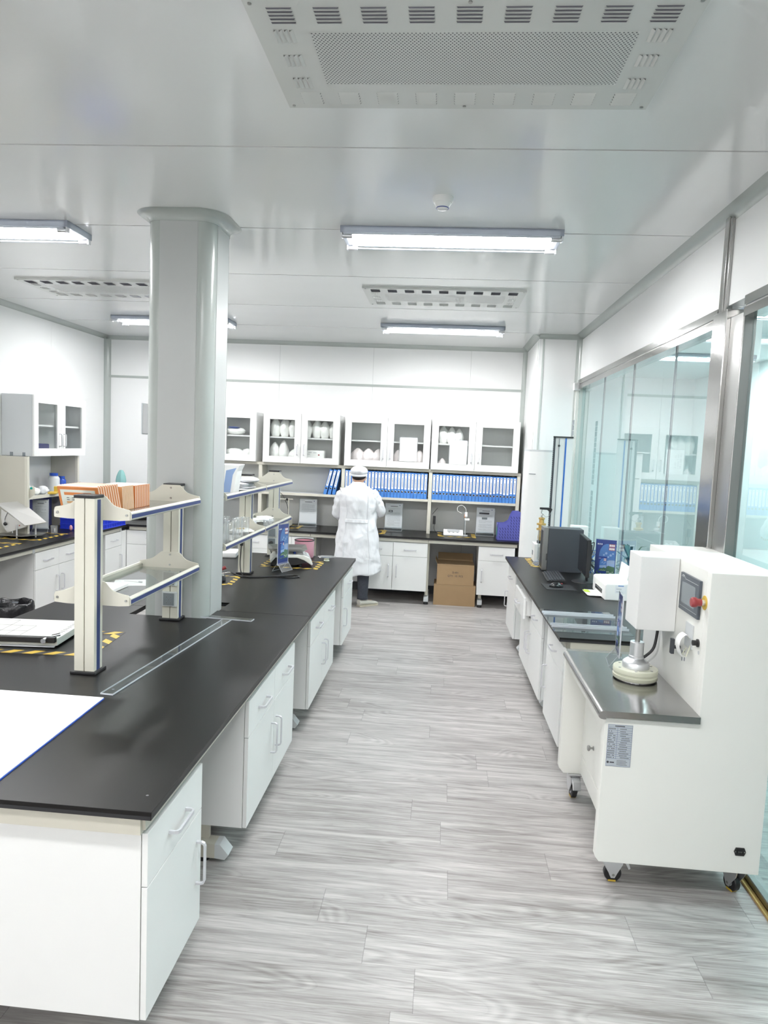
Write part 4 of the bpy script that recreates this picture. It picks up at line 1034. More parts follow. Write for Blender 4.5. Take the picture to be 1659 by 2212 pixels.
g = G('brass'); g.lathe([(.001, .20), (.026, .20), (.030, .23), (.026, .26), (.026, .295), (.045, .30), (.045, .315), (.026, .32), (.026, .345), (.045, .35), (.045, .365), (.024, .37), (.022, .40), (.030, .405), (.030, .42), (.001, .425)], (-.165, 0, 0), 20); g.obj('weight', t)
g = G('black'); g.lathe([(.001, .17), (.034, .17), (.034, .195), (.001, .2)], (-.165, 0, 0), 20); g.obj('anvil', t)
# tall white unit in the corner, on the floor
t = thing('air_purifier', 'tall smooth white floor unit in the corner behind the right bench', 'air unit', (1.08, 7.54, 0))
prof = [(-.235, .13), (-.235, -.02)] + [(-.235 + .0 + .47*i/10, -.02 - .10*math.sin(PI*i/10)) for i in range(1, 10)] + [(.235, -.02), (.235, .13)]
g = G('white'); g.prism(prof, 2, .02, 1.86, smooth=True); g.prism([(x*.97, y*.97) for x, y in prof], 2, 0, .02, 'grey'); g.obj('housing', t, sharp=60)
g = G('lightgrey'); g.prism([(x*1.004, y*1.004) for x, y in prof], 2, 1.855, 1.875, smooth=True); g.obj('top_lid', t, sharp=60)
g = G('grey')
for r in range(12):
    for b_ in range(2):
        for c in range(2): g.box(.2345, -.005 + .055*c, .85+.055*r + b_*.72 - .03, .2365, .040 + .055*c, .90+.055*r + b_*.72 - .03)
g.obj('side_grille', t)
g = G('grey'); g.box(-.2, -.083, 1.62, -.12, -.075, 1.628); g.obj('indicator', t)

# ---------------------------------------------------------------- things on the far bench
t = thing('ph_meter', 'white bench meter with a flat display on the far bench', 'meter', (.04, 8.62, .80))
g = G('paper_white'); g.prism([(0, 0), (0, .018), (.03, .03), (.17, .06), (.17, 0)], 0, 0, .24); g.obj('body', t, bevel=.006)
g = G('lightgrey'); g.prism([(.07, .0445), (.155, .0628), (.155, .0608), (.07, .0425)], 0, .045, .195); g.obj('display', t)
g = G('grey')
for i in range(3): g.prism([(.035, .036), (.05, .039), (.05, .037), (.035, .034)], 0, .06+.05*i, .08+.05*i)
g.obj('keys', t)
t = thing('electrode_stand', 'clear electrode stand with a white looped cable, beside the bench meter', 'electrode stand', (.30, 8.66, .80))
g = G('lightgrey'); g.lathe([(.001, 0), (.035, 0), (.035, .012), (.001, .014)]); g.cyl((0, 0, .01), (0, 0, .28), .005, seg=8); g.obj('rod', t)
g = G('paper_white'); g.box(-.012, -.012, .19, .045, .012, .215); g.box(-.014, -.014, .235, .018, .014, .29); g.obj('holder', t, bevel=.002)
g = G('orange'); g.cyl((-.012, 0, .225), (-.012, 0, .265), .009, seg=10); g.obj('orange_cap', t)
g = G('acrylic'); g.cyl((-.012, 0, .03), (-.012, 0, .225), .007, seg=10); g.obj('electrode', t)
g = G('paper_white'); g.tube([(.0, 0, .27), (-.005, 0, .33), (-.05, 0, .37), (-.10, 0, .35), (-.10, 0, .30), (-.05, 0, .275)], .0035, 7, sub=6); g.obj('looped_cable', t)
g = G('black'); g.box(-.265, .02, .01, -.225, .05, .02) if False else None
t = thing('power_plug', 'black plug and lead on the upright beside the bench meter', 'plug', (-.075, 8.74, .80))
g = G('black'); g.box(-.022, -.03, .12, .012, 0, .22); g.obj('plug_body', t, bevel=.004)
g = G('black'); g.tube([(0, -.02, .12), (.0, -.03, .06), (.04, -.04, .01), (.12, -.04, .006)], .003, 6, sub=5); g.tube([(-.03, -.02, .24), (.03, -.02, .32)], .003, 6); g.obj('lead', t)
# purple magazine file
t = thing('magazine_file', 'purple plastic magazine rack at the right end of the far bench', 'magazine rack', (.665, 8.40, .80))
out = [(0, 0), (0, .20), (.085, .205), (.13, .235), (.155, .31), (.175, .345), (.245, .35), (.275, .33), (.285, 0)]
def frame_sheet(g, y0, y1, m):
    g.prism(out, 1, y0, y1, m)
for i, yy in enumerate((0, .075, .15)):
    g = G('purple'); g.prism(out, 1, yy, yy + .004); g.obj('side_sheet', t, bevel=.001)
g = G('purple_dark')
for r in range(9):
    for c in range(8):
        x = .022 + c*.031; z = .025 + r*.034 + (c % 2)*.0
        top = .16 if x < .11 else (.20 if x < .14 else .30)
        if z + .022 < top: g.prism([(x+.014, z), (x+.021, z), (x+.007, z+.026), (x, z+.026)], 1, -.0012, .0002)
g.obj('slot_pattern', t)
g = G('purple'); g.box(0, 0, 0, .285, .154, .005); g.box(.281, 0, 0, .285, .154, .33); g.box(0, 0, 0, .004, .154, .20); g.obj('base_and_back', t)
g = G('green'); g.box(-.001, .03, .05, 0, .11, .15); g.obj('small_label', t)
t = thing('folder', 'clear grey folder sheet behind the purple magazine rack', 'folder', (.915, 8.62, .80)); g = G('poly'); g.box(0, 0, 0, .004, .22, .30); g.obj('sheet', t)
# cartons
def carton(label, loc, rz, w, d, h, lines, flap):
    t = thing('cardboard_box', label, 'cardboard box', loc, rz, 'two cartons under the far bench')
    g = G('carton'); g.box(0, 0, 0, w, d, h); g.obj('box_body', t, bevel=.002)
    g = G('carton_edge'); g.box(-.001, -.0012, h-.004, w+.001, .001, h+.0005); g.obj('front_edge', t)
    if flap:
        g = G('carton'); g.prism([(d-.003, h), (d, h), (d+.05, h+.085), (d+.047, h+.086)], 0, .005, w-.005); g.obj('back_flap', t)
        g = G('carton'); g.prism([(.0, h), (.004, h), (-.02, h+.05), (-.024, h+.05)], 1, .01, d-.01); g.obj('side_flap', t)
    for s, z, sz in lines: text('printed_words', s, sz, (w/2, -.0008, z), (PI/2, 0, 0), 'ink', t, .0003)
    return t
carton('lower brown carton on the floor under the far bench', (-.042, 8.36, 0), 0, .490, .36, .243, [], False)
carton('upper brown carton with black lettering, stacked on another carton', (-.014, 8.365, .2445), 0, .435, .34, .245, [('D-491', .150, .030), ('QTY.  10  PCS', .108, .030)], True)
# ================================================================ things on the island
t = thing('white_board', 'plain white board lying on the near end of the island', 'board', (-1.95, 1.85, .80))
g = G('paper_white'); g.prism([(0, .015), (.672, .015), (.652, .808), (0, .808)], 2, .001, .007); g.obj('sheet', t)
g = G('cobalt'); g.prism([(.6725, .015), (.6745, .015), (.6545, .808), (.6525, .808)], 2, .0, .0045); g.obj('edge_strip', t)
t = thing('t_square', 'long clear acrylic T-shaped ruler lying on the island worktop', 'ruler', (-1.309, 2.705, .80), -math.atan2(.10, 1.30))
g = G('acrylic'); g.prism([(-.027, 0), (.027, 0), (.027, 1.30), (-.027, 1.30)], 2, .0006, .006); g.cyl((0, .05, .006), (0, .05, .0065), .006, seg=14, m='grey'); g.obj('blade', t)
g = G('acrylic_edge'); g.box(.0255, 0, .0005, .0275, 1.30, .0068); g.box(-.0275, 0, .0005, -.0262, 1.30, .0064); g.box(-.027, -.001, .0005, .027, .001, .0064); g.obj('blade_edge', t)
g = G('acrylic'); g.box(-.165, 1.30, .0008, .145, 1.35, .0065); g.obj('head', t)
g = G('acrylic_edge'); g.box(-.165, 1.2985, .0006, .145, 1.30, .007); g.box(.144, 1.30, .0006, .146, 1.35, .007); g.box(-.166, 1.30, .0006, -.165, 1.35, .007); g.obj('head_edge', t)

def hazard(label, loc, rz, w, d, bw=.045, period=.09, skip=(), group='hazard tape outlines on the worktops'):
    """black and yellow striped tape laid as a rectangle w x d"""
    t = thing('hazard_tape', label, 'hazard tape', loc, rz, group)
    g = G('tape_dark'); z0, z1 = .0002, .0008
    sides = [((0, 0), (1, 0), w, 0), ((w, 0), (0, 1), d, 1), ((w, d), (-1, 0), w, 2), ((0, d), (0, -1), d, 3)]
    for (ox, oy), (dx, dy), L, k in sides:
        if k in skip: continue
        nx, ny = -dy, dx
        def P(a, b): return (ox + dx*a + nx*b, oy + dy*a + ny*b)
        g.prism([P(0, 0), P(L, 0), P(L, bw), P(0, bw)], 2, z0, z1 + .0001*k)
        a = .01
        while a < L:
            q = []
            for (u, v) in ((a, 0), (a + period*.5, 0), (a + period*.5 + bw*.8, bw), (a + bw*.8, bw)):
                q.append(P(min(u, L), v))
            if a + bw*.8 < L: g.prism(q, 2, z1 + .0001*k, z1 + .0005 + .0001*k, 'yellow')
            a += period
    g.obj('tape_strip', t); return t
hazard('black and yellow tape outline round the paper cutter on the island', (-2.25, 3.125, .80), math.radians(4), .64, .44, .05, .10)
hazard('black and yellow tape outline round the bench scale on the island', (-1.50, 5.80, .80), 0, .50, .40, .045, .09)
hazard('short piece of black and yellow tape outline just behind the column on the island', (-1.84, 4.95, .80), math.radians(4), .36, .35, .04, .085)
hazard('tape outline round the bench meter on the far bench', (-.03, 8.50, .80), 0, .46, .40, .05, .10, skip=(2,))
hazard('tape outline on the far bench right beside the person', (-1.16, 8.42, .80), 0, .50, .40, .05, .10)
hazard('tape outline on the far bench before the small oven', (-2.12, 8.52, .80), 0, .40, .34, .04, .09)
hazard('tape outline on the left bench round the tilting steel plate', (-4.25, 6.50, .80), 0, .42, .55, .045, .10)
hazard('tape outline on the left bench, nearer the viewer', (-4.32, 5.62, .80), 0, .46, .66, .045, .10)
x, y = rb(.18, 2.50); hazard('tape outline round the drop tester on the right bench', (x, y, .80), RA, .40, .50, .045, .10)

t = thing('paper_cutter', 'cream paper cutter board with a black blade arm on the island', 'paper cutter', (-2.33, 3.215, .80), math.radians(6))
g = G('offwhite'); g.box(0, 0, .008, .50, .355, .045); g.obj('board', t, bevel=.006)
g = G('ink_light')
for i in range(1, 17): g.box(.02, .02+i*.019, .0452, .48, .0208+i*.019, .0455)
for i in range(1, 12): g.box(.46-.0*i, .03+.027*i, .0452, .48, .0325+.027*i, .0458, 'ink')
for a, b, c in ((.06, .30, .12), (.06, .23, .22), (.16, .30, .22), (.06, .17, .32)): g.box(a, c, .0452, b, c+.0012, .0457, 'ink'); g.box(b, .04, .0452, b+.0012, c, .0457, 'ink')
g.obj('grid_print', t)
g = G('black'); g.box(-.02, -.030, .030, .50, -.004, .058); g.obj('blade_arm', t, bevel=.004)
g = G('lightgrey'); g.box(0, -.012, .004, .49, .002, .010); g.obj('steel_edge', t)
g = G('chrome'); g.cyl((.455, -.052, .046), (.455, -.030, .046), .012, seg=16); g.cyl((.475, -.002, .058), (.50, .03, .058), .008, seg=12); g.obj('pivot_knob', t)
for x, y in ((.03, .03), (.47, .03), (.03, .33), (.47, .33)):
    g = G('black'); g.cyl((x, y, 0), (x, y, .008), .012, seg=12); g.obj('rubber_foot', t)

# orange framed file boxes on the upper rack shelf
def make_file(th=.020, hh=.132, w=.185, m='orange', cover=False):
    r = E('file_box')
    g = G(m); k_ = .36 if m == 'orange' else .24; g.box(-w, 0, 0, 0, th*k_, hh); g.box(-w, th*(1-k_), 0, 0, th, hh); g.box(-.004, th*.22, 0, -.001, th*.78, hh-.004); g.box(-w, 0, 0, 0, th, .003); g.obj('cover', r, bevel=.0008)
    g = G('paper_white'); g.box(-w+.003, th*.32, .003, -.005, th*.68, hh+.0015); g.box(-.0042, th*.36, .004, .0003, th*.64, hh-.002, 'palepeach'); g.obj('paper_stack', r)
    if cover:
        g = G('palegreen'); g.box(-w+.012, -.001, .012, -.014, 0, hh-.014); g.obj('front_sheet', r)
        g = G('orange'); g.box(-w+.028, -.0014, hh-.040, -.032, -.001, hh-.026)
        for z, mm in ((hh-.072, 'peach'), (hh-.098, 'peach'), (hh-.052, 'palegreen')): g.box(-w+.034, -.0014, z-.008, -.04, -.001, z+.002, mm)
        for i in range(5):
            for k in range(2): g.box(-w+.036+.024*i, -.0016, hh-.054-.010*k, -w+.048+.024*i, -.0014, hh-.051-.010*k, 'ink')
        g.obj('front_print', r)
    return r
fp = [make_file(.0205), make_file(.0150, .116, .180, 'peach'), make_file(.0195, .113, .175, 'orange'), make_file(.0205, cover=True)]
fu = set()
def place_file(k, y, label, grp, lean, x=-1.508):
    if k in fu: f = copy_tree(fp[k])
    else: f = fp[k]; fu.add(k)
    f.location = (x, y, 1.4872 + .02*abs(math.sin(lean))*0); f.rotation_euler = (lean, 0, 0)
    tag(f, label, 'file', grp); return f
for i in range(9):
    place_file(3 if i == 0 else 0, 3.062 + i*.0222, 'thick orange-edged file leaning towards the viewer, %s from the front' % ORD[i], 'leaning orange files on the upper shelf', math.radians(21))
for i in range(8):
    place_file(1, 3.272 + i*.0156, 'thin pale orange file in the middle batch, %s from the front' % ORD[i], 'thin files in the middle of the upper shelf', math.radians(8))
for i in range(9):
    place_file(2, 3.402 + i*.0200, 'upright orange file in the rear batch, %s from the front' % ORD[i], 'upright orange files at the rear of the upper shelf', math.radians(1))
for f in fp: pass

t = thing('notepaper', 'white sheet with faint writing on the island behind the front rack', 'paper sheet', (-2.16, 4.86, .80), math.radians(20))
g = G('paper_white'); g.box(-.13, -.11, .0005, .13, .11, .002)
for i in range(9): g.box(-.10, -.09+.02*i, .002, -.10+random.random()*.19, -.0885+.02*i, .0023, 'ink_light')
g.obj('sheet', t)
t = thing('pen', 'white pen lying on the sheet of notepaper', 'pen', (-2.17, 4.88, .8027), math.radians(-8))
g = G('paper_white'); g.cyl((-.07, 0, .005), (.045, 0, .005), .005, seg=10); g.cyl((.045, 0, .005), (.072, 0, .005), .0055, seg=10, m='grey'); g.obj('barrel', t)
t = thing('paper_pad', 'blank white sheet on the left end of the lower rack shelf', 'paper sheet', (-1.655, 3.10, 1.108))
g = G('paper_white'); g.box(-.02, -.03, .0, .14, .25, .014); g.obj('sheet', t)

# beyond the column
t = thing('table_scale', 'white electronic bench scale with a square pan on the island', 'scale', (-1.275, 6.02, .80), math.radians(14))
g = G('offwhite'); g.prism([(-.17, .028), (-.13, .075), (.05, .075), (.11, .055), (.175, .012), (.185, .022), (.155, .075), (.10, .098), (.06, .100), (-.13, .100), (-.178, .05)], 1, -.15, .15); g.obj('upper_shell', t, bevel=.006)
g = G('black'); g.prism([(-.17, .012), (-.165, .035), (-.12, .078), (.05, .078), (.105, .058), (.14, .035), (.10, .03), (.04, .012)], 1, -.145, .145); g.obj('lower_shell', t)
for x, y in ((-.13, -.12), (-.13, .12), (.08, -.12), (.08, .12)):
    g = G('black'); g.cyl((x, y, 0), (x, y, .02), .014, seg=12); g.obj('foot', t)
g = G('lightgrey'); g.prism([(.100, .0995), (.155, .0770), (.180, .028), (.182, .030), (.157, .0785), (.101, .101)], 1, -.10, .10); g.box(.12, -.07, .0890, .121, .07, .0895, 'red')
for i in range(4): g.prism([(.128+.008*i, .0925-.006*i), (.131+.008*i, .0915-.006*i), (.131+.008*i, .0905-.006*i)], 1, -.08, .08, 'ink')
g.obj('control_panel', t)
for x, y in ((-.10, -.09), (-.10, .09), (.03, -.09), (.03, .09)):
    g = G('hp_blue'); g.cyl((x, y, .10), (x, y, .122), .011, seg=12); g.obj('blue_support', t)
g = G('steel_matte'); cx_ = -.03
def rq(w, d, z): return [(cx_-w, -d, z), (cx_+w, -d, z), (cx_+w, d, z), (cx_-w, d, z)]
g.rings([rq(.125, .110, .122), rq(.130, .115, .124), rq(.165, .150, .148), rq(.163, .148, .149), rq(.126, .111, .127)], smooth=False); g.obj('pan', t)
t = thing('canister', 'pink canister with a black rim standing behind the scale', 'canister', (-1.235, 6.42, .80))
g = G('pink'); g.lathe([(.001, 0), (.083, 0), (.088, .01), (.089, .155), (.084, .155), (.084, .02), (.001, .02)], seg=36); g.obj('body', t)
g = G('black'); g.tube([(.0875*math.cos(a), .0875*math.sin(a), .157) for a in [2*PI*i/36 for i in range(36)]], .005, 8, closed=True); g.obj('rim', t)
t = thing('small_stand', 'little glass dish on a white foot at the far corner of the island', 'dish', (-1.00, 6.26, .80))
g = G('nylon'); g.lathe([(.001, 0), (.026, 0), (.028, .006), (.020, .012), (.020, .024), (.001, .026)]); g.obj('foot', t)
g = G('beaker'); g.lathe([(.001, .026), (.07, .030), (.082, .036), (.080, .038), (.069, .033), (.001, .029)], (-.0, .02, 0)); g.obj('dish', t)
t = thing('power_cable', 'black power cable looping over the island before the scale', 'cable', (-1.50, 5.40, .80))
g = G('black'); g.tube([(-.04, .02, .235), (-.038, .0, .17), (-.035, -.02, .09), (-.01, -.06, .02), (.05, -.11, .0045), (.16, -.05, .0045), (.28, .02, .0045), (.37, .07, .0045), (.42, .03, .0045), (.36, -.035, .0045), (.24, -.02, .0045), (.12, -.09, .0045), (.0, -.10, .0045), (-.07, -.02, .0045), (-.12, .04, .006)], .0042, 8, sub=8); g.obj('cord', t)
g = G('black'); g.box(-.048, .006, .225, -.028, .03, .262); g.obj('plug', t, bevel=.003)
t = thing('power_lead', 'black plug and short lead on the last rack post', 'plug', (-1.527, 6.33, .80))
g = G('black'); g.lathe([(.001, 0), (.018, 0), (.018, .022), (.010, .032), (.001, .033)]); p = g.obj('plug', t); p.rotation_euler = (PI/2, 0, 0); p.location = (0, .012, .125)
g = G('black'); g.tube([(0, -.01, .115), (.004, -.02, .07), (.012, -.02, .03), (-.02, -.01, .005), (-.05, .0, .005)], .004, 8, sub=6); g.obj('cord', t)
t = thing('stapler', 'grey tool with a red handle, just beyond the column on the island', 'hand tool', (-1.63, 5.12, .80), math.radians(18))
g = G('darkgrey'); g.box(-.09, -.03, 0, .06, .05, .03); g.obj('base', t, bevel=.006)
g = G('lightgrey'); g.prism([(-.10, .035), (-.08, .075), (.03, .055), (.05, .035)], 1, -.025, .03); g.obj('body', t, bevel=.005)
g = G('red'); g.tube([(.0, .0, .062), (.03, .0, .085), (.06, .0, .10)], lambda s: .010 + .004*s, 10, sub=4); g.obj('red_handle', t)
g = G('chrome'); g.cyl((.03, .0, .05), (.09, .0, .06), .006, seg=10); g.obj('metal_tip', t)
t = thing('white_pack', 'white folded paper pack on the island left of the rack post', 'paper pack', (-1.93, 6.25, .80), math.radians(10))
g = G('paper_white'); g.box(-.10, -.13, 0, .12, .14, .045); g.obj('pack', t, bevel=.012)

def blob(name, c, r, m, parent=None, seed=0, amp=.18, freq=2.2, flat=True):
    g = G(m)
    def fn(d):
        q = d*freq + Vector((seed*3.1, seed*1.7, seed*.9)); return 1 + amp*(noise.noise(q) + .5*noise.noise(q*2.3))
    g.sphere(c, *r, seg=22, n=14, fn=fn); o = g.obj(name, parent, sharp=80)
    if flat:
        zb = c[2] - r[2]*.92
        for v in o.data.vertices: v.co.z = max(v.co.z, zb)
    return o
# second rack: contents
t = thing('glove_box', 'pale blue and white carton on the upper shelf right of the column', 'carton', (-1.50, 4.92, 1.474), math.radians(8))
g = G('paper_white'); g.prism([(-.055, 0), (.055, 0), (.075, .155), (.095, .20), (-.045, .20)], 1, -.12, .12); g.obj('carton_body', t, bevel=.003)
g = G('pale_blue'); g.prism([(-.02, .01), (.03, .01), (.045, .13), (.07, .18), (.0, .16)], 1, -.1206, -.12); g.obj('blue_print', t)
t = thing('cap_pile', 'pile of folded white cloth caps on the upper shelf of the far rack', 'folded caps', (-1.52, 5.25, 1.474))
for i in range(4):
    g = G('cloth_white'); g.sphere((random.uniform(-.01, .01), random.uniform(-.02, .02), .009 + .013*i), .11, .14, .011, seg=20, n=8, fn=lambda d: 1 + .08*math.sin(6*math.atan2(d.y, d.x))); g.obj('folded_layer', t)
t = thing('folded_hat', 'single white cap laid over the pile of folded caps', 'hat', (-1.47, 5.30, 1.529), math.radians(30))
o = blob('cap_body', (0, 0, .022), (.08, .15, .022), 'cloth_white', t, 3, .15)
def vessel(name, label, loc, r, h, grp, flask=False):
    t = thing(name, label, 'glassware', loc, 0, grp); g = G('beaker')
    g.lathe([(.001, 0), (r, 0), (r, h), (r*1.10, h+.004), (r*1.06, h+.003), (r-.0018, h-.002), (r-.0018, .004), (.001, .004)], seg=22); g.obj('glass_body', t)
    if flask: 
        g = G('beaker'); g.lathe([(.001, .001), (r*1.6, .001), (r*1.6, .006), (.001, .006)], seg=6); g.obj('foot', t)
    return t
zsh = 1.152
GW = 'glassware on the lower shelf beyond the column'
for i, (x, y, r, h, l) in enumerate(((-1.425, 4.50, .022, .20, 'tall glass cylinder nearest the column on the lower shelf'), (-1.43, 4.58, .026, .17, 'glass cylinder second from the column, front of the shelf'), (-1.41, 4.68, .030, .145, 'wide glass beaker third from the column'), (-1.47, 4.76, .028, .165, 'glass cylinder set back behind the wide beaker'), (-1.405, 4.80, .024, .150, 'glass cylinder in the middle of the glassware row'), (-1.41, 4.90, .026, .150, 'glass cylinder before the white bottle tips'), (-1.40, 5.01, .030, .14, 'last glass beaker of the row, nearest the scale'), (-1.55, 4.62, .03, .19, 'tall cylinder at the rear of the lower shelf'), (-1.56, 4.85, .03, .15, 'beaker at the rear of the lower shelf, middle'))):
    vessel('glass_cylinder', l, (x, y, zsh), r, h, GW)
t = thing('tray_pack', 'clear bag of small white and yellow parts on the lower shelf', 'bag', (-1.49, 5.25, zsh), math.radians(10))
blob('clear_bag', (0, 0, .016), (.085, .10, .018), 'bagwhite', t, 5, .25); g = G('yellow'); g.box(-.04, -.05, .028, .02, -.01, .037); g.obj('yellow_part', t, bevel=.003)
t = thing('wrapped_packs', 'crinkled white and silver packs on the lower shelf of the far rack', 'packs', (-1.53, 5.85, zsh), 0)
for i in range(6): o = blob('crinkled_pack', (random.uniform(-.09, .07), -.30+.11*i, .018+.006*(i % 2)), (.075, .07, .020), 'bagwhite' if i % 2 else 'cloth_white', t, 7+i, .3, 3)
for i in range(3): vessel('specimen_cup', ('clear cup nearest the shelf joint, before the silver packs', 'clear middle cup of the three on the lower shelf', 'clear cup of the three nearest the last post')[i], (-1.395, 5.60+.10*i, zsh), .022, .05, 'three clear cups on the lower shelf')

# oven-like box at the left of the far bench
t = thing('bench_instrument', 'cream bench instrument with a green switch and a clamp arm on the far bench', 'instrument', (-2.05, 8.52, .80))
g = G('beige_light'); g.box(-.16, 0, .01, .20, .26, .115); g.obj('housing', t, bevel=.006)
g = G('green'); g.box(.09, -.003, .060, .125, 0, .10); g.obj('switch', t, bevel=.002)
g = G('grey'); g.box(.03, -.001, .03, .17, 0, .034); g.obj('printed_line', t)
g = G('beige_light'); g.cyl((.19, .05, .11), (.19, .05, .36), .005, seg=8); g.cyl((.03, .05, .345), (.24, .05, .35), .006, seg=8); g.obj('stand_rod', t)
g = G('black'); g.sphere((.17, .05, .347), .016); g.cyl((.03, .05, .345), (.08, .05, .346), .010, seg=10); g.obj('clamp_knob', t)
g = G('black'); g.tube([(.03, .05, .35), (.05, .05, .42), (.11, .05, .40), (.18, .05, .25), (.18, .05, .12)], .0035, 7, sub=6); g.obj('cable', t)
t = thing('hanging_tool', 'small black clamp hanging on the upright behind the glassware rack', 'tool', (-2.35, 8.68, 1.0))
g = G('black'); g.tube([(0, 0, -.02), (.01, 0, .06), (-.0, 0, .13)], .010, 8, sub=4); g.box(-.03, -.01, .13, .02, .01, .15); g.obj('grip', t)

# ================================================================ left side of the room
t = thing('tilting_plate', 'steel plate tilted on a legged stand with a protractor, left bench', 'tilt stand', (-4.10, 6.62, .80))
g = G('steel_matte'); g.prism([(-.24, -.05), (.06, -.06), (.17, .10), (.14, .24), (-.20, .26)], 2, .020, .028); g.obj('base_plate', t)
for x, y in ((-.13, .10), (.0, -.04), (.115, .09)):
    g = G('alu'); g.cyl((x, y, 0), (x, y, .135), .008, seg=10); g.obj('leg', t)
g = G('steel_light'); rr = [(-.215, -.02, .330), (-.055, .12, .350), (.245, .06, .160), (.09, -.05, .130)]
n0 = Vector((.004, -.002, .006)); a = [Vector(p) for p in rr]; g.v += [tuple(p) for p in a] + [tuple(p - n0) for p in a]
for q in ((0,1,2,3),(7,6,5,4),(0,4,5,1),(1,5,6,2),(2,6,7,3),(3,7,4,0)): g.face(list(q))
g.obj('tilted_plate', t)
g = G('steel_light'); P = [(-.16, .275), (.10, .118), (.03, .095), (-.10, .050), (-.15, .12), (-.165, .2)]; g.prism(P, 1, -.035, -.030); g.obj('protractor_plate', t)
g = G('chrome'); g.tube([(-.095, -.037, .25), (-.125, -.037, .17), (-.105, -.037, .10)], .005, 6, sub=5); g.obj('curved_slot', t)
g = G('black'); g.sphere((-.115, -.045, .135), .018, .014, .018); g.obj('lock_knob', t)
g = G('red'); g.cyl((.025, -.0365, .125), (.025, -.035, .125), .006, seg=10); g.obj('red_dot', t)
t = thing('clamp_rod', 'dark rod with a clamp holding a small glass funnel over the steel plate', 'clamp', (-4.26, 6.78, .80))
g = G('darkgrey'); g.cyl((-.12, .0, .40), (.06, -.02, .385), .006, seg=8); g.cyl((.04, -.02, .383), (.14, -.02, .385), .017, seg=10); g.sphere((.02, -.02, .395), .010); g.obj('rod_and_clamp', t)
g = G('cablue'); g.sphere((-.12, 0, .402), .016); g.obj('blue_end', t)
g = G('steel_matte'); g.cyl((-.09, .06, 0), (-.09, .06, .46), .006, seg=8); g.box(-.10, -.0, .38, -.07, .07, .41); g.obj('stand_rod', t)
g = G('beaker'); g.lathe([(.028, .32), (.030, .36), (.028, .36), (.024, .32), (.006, .29), (.005, .22), (.008, .22), (.010, .29)], (.10, -.02, 0), 14, caps=False); g.sphere((.10, -.02, .285), .022, .022, .014, m='shelf_glass'); g.obj('glass_funnel', t)
t = thing('beaker', 'small clear square-sided beaker beside the document stand on the left bench', 'beaker', (-3.98, 7.04, .80))
g = G('beaker'); g.lathe([(.001, 0), (.034, 0), (.036, .075), (.040, .080), (.034, .078), (.031, .004), (.001, .004)], seg=20); g.obj('glass_body', t)
g = G('paper_white'); g.box(.018, -.034, .02, .028, -.030, .055); g.obj('white_patch', t)
# blue crate
t = thing('storage_crate', 'bright blue plastic crate on the left bench behind the orange files', 'crate', (-4.12, 7.42, .80), math.radians(-2))
W, D, H = .43, .60, .115; g = G('crate'); th = .006
g.box(0, 0, 0, W, D, th); g.box(0, 0, th, W, th, H); g.box(0, D-th, th, W, D, H); g.box(0, th, th, th, D-th, H); g.box(W-th, th, th, W, D-th, H)
for z in (0, .045, H-.010): g.box(-.008, -.008, z, W+.008, 0, z+.010); g.box(W, -.008, z, W+.008, D+.008, z+.010); g.box(-.008, -.0, z, 0, D+.008, z+.010)
for i in range(9): x = W*i/8; g.box(x-.003, -.007, 0, x+.003, 0, H)
for i in range(12): y = D*i/11; g.box(W, y-.003, 0, W+.007, y+.003, H)
g.obj('crate_body', t)
g = G('red'); g.sphere((0, 0, 0), .018, .012, .03, m='pink'); o = tag(g.obj('pink_clip', None, (-3.93, 7.28, .832)), 'small pink clip before the blue crate on the left bench', 'clip')
# back plate on wall behind doc
# shelf contents
def bottle(label, loc, r, h, m='poly', liquid=None):
    t = thing('reagent_bottle', label, 'bottle', loc, 0, 'blue-capped bottles on the left shelf')
    g = G(m); g.lathe([(.001, 0), (r, 0), (r, h*.70), (r*.9, h*.78), (r*.62, h*.86), (r*.62, h*.88), (.001, h*.88)], seg=24); g.obj('bottle_body', t)
    if liquid: g = G(liquid); g.lathe([(.001, .003), (r*.97, .003), (r*.97, h*.48), (.001, h*.48)], seg=20); g.obj('liquid', t)
    g = G('cobalt'); g.lathe([(.001, h*.86), (r*.72, h*.86), (r*.72, h), (.001, h)], seg=20); g.obj('cap', t)
    return t
bottle('tall blue-capped bottle of pale blue liquid on the left shelf', (-4.20, 7.42, 1.196), .060, .205, 'lightgrey', None)
bottle('short blue-capped dark bottle right of the tall one on the left shelf', (-4.20, 7.58, 1.196), .045, .165, 'cobalt')
t = thing('face_shield', 'white cup-shaped mask leaning on the left shelf', 'mask', (-4.18, 6.86, 1.196)); blob('mask_shell', (0, 0, .055), (.06, .06, .058), 'cloth_white', t, 11, .2)
t = thing('plastic_bag', 'crumpled clear bag on the left shelf beside the mask', 'bag', (-4.17, 6.98, 1.196)); blob('bag_body', (0, 0, .035), (.06, .07, .038), 'bagwhite', t, 12, .3, 3)
t = thing('cloth_mask', 'pale folded mask on the left shelf before the yellow tool', 'mask', (-4.13, 7.09, 1.196)); blob('mask_shell', (0, 0, .042), (.05, .055, .045), 'cloth_white', t, 13, .25)
t = thing('yellow_tool', 'yellow handled tool at the right of the masks on the left shelf', 'tool', (-4.08, 7.22, 1.196), math.radians(20)); g = G('yellow'); g.box(-.05, -.10, 0, .03, .06, .02); g.box(-.01, .02, 0, .03, .06, .075); g.obj('tool_body', t, bevel=.005)
t = thing('cloth', 'pale teal cloth standing folded against the far wall above the bench', 'cloth', (-3.97, 8.55, .80))
g = G('grey'); g.cyl((0, 0, 0), (0, 0, .42), .012, seg=10); g.lathe([(.001, 0), (.06, 0), (.06, .012), (.001, .014)]); g.obj('stand', t)
g = G('teal')
rr = []
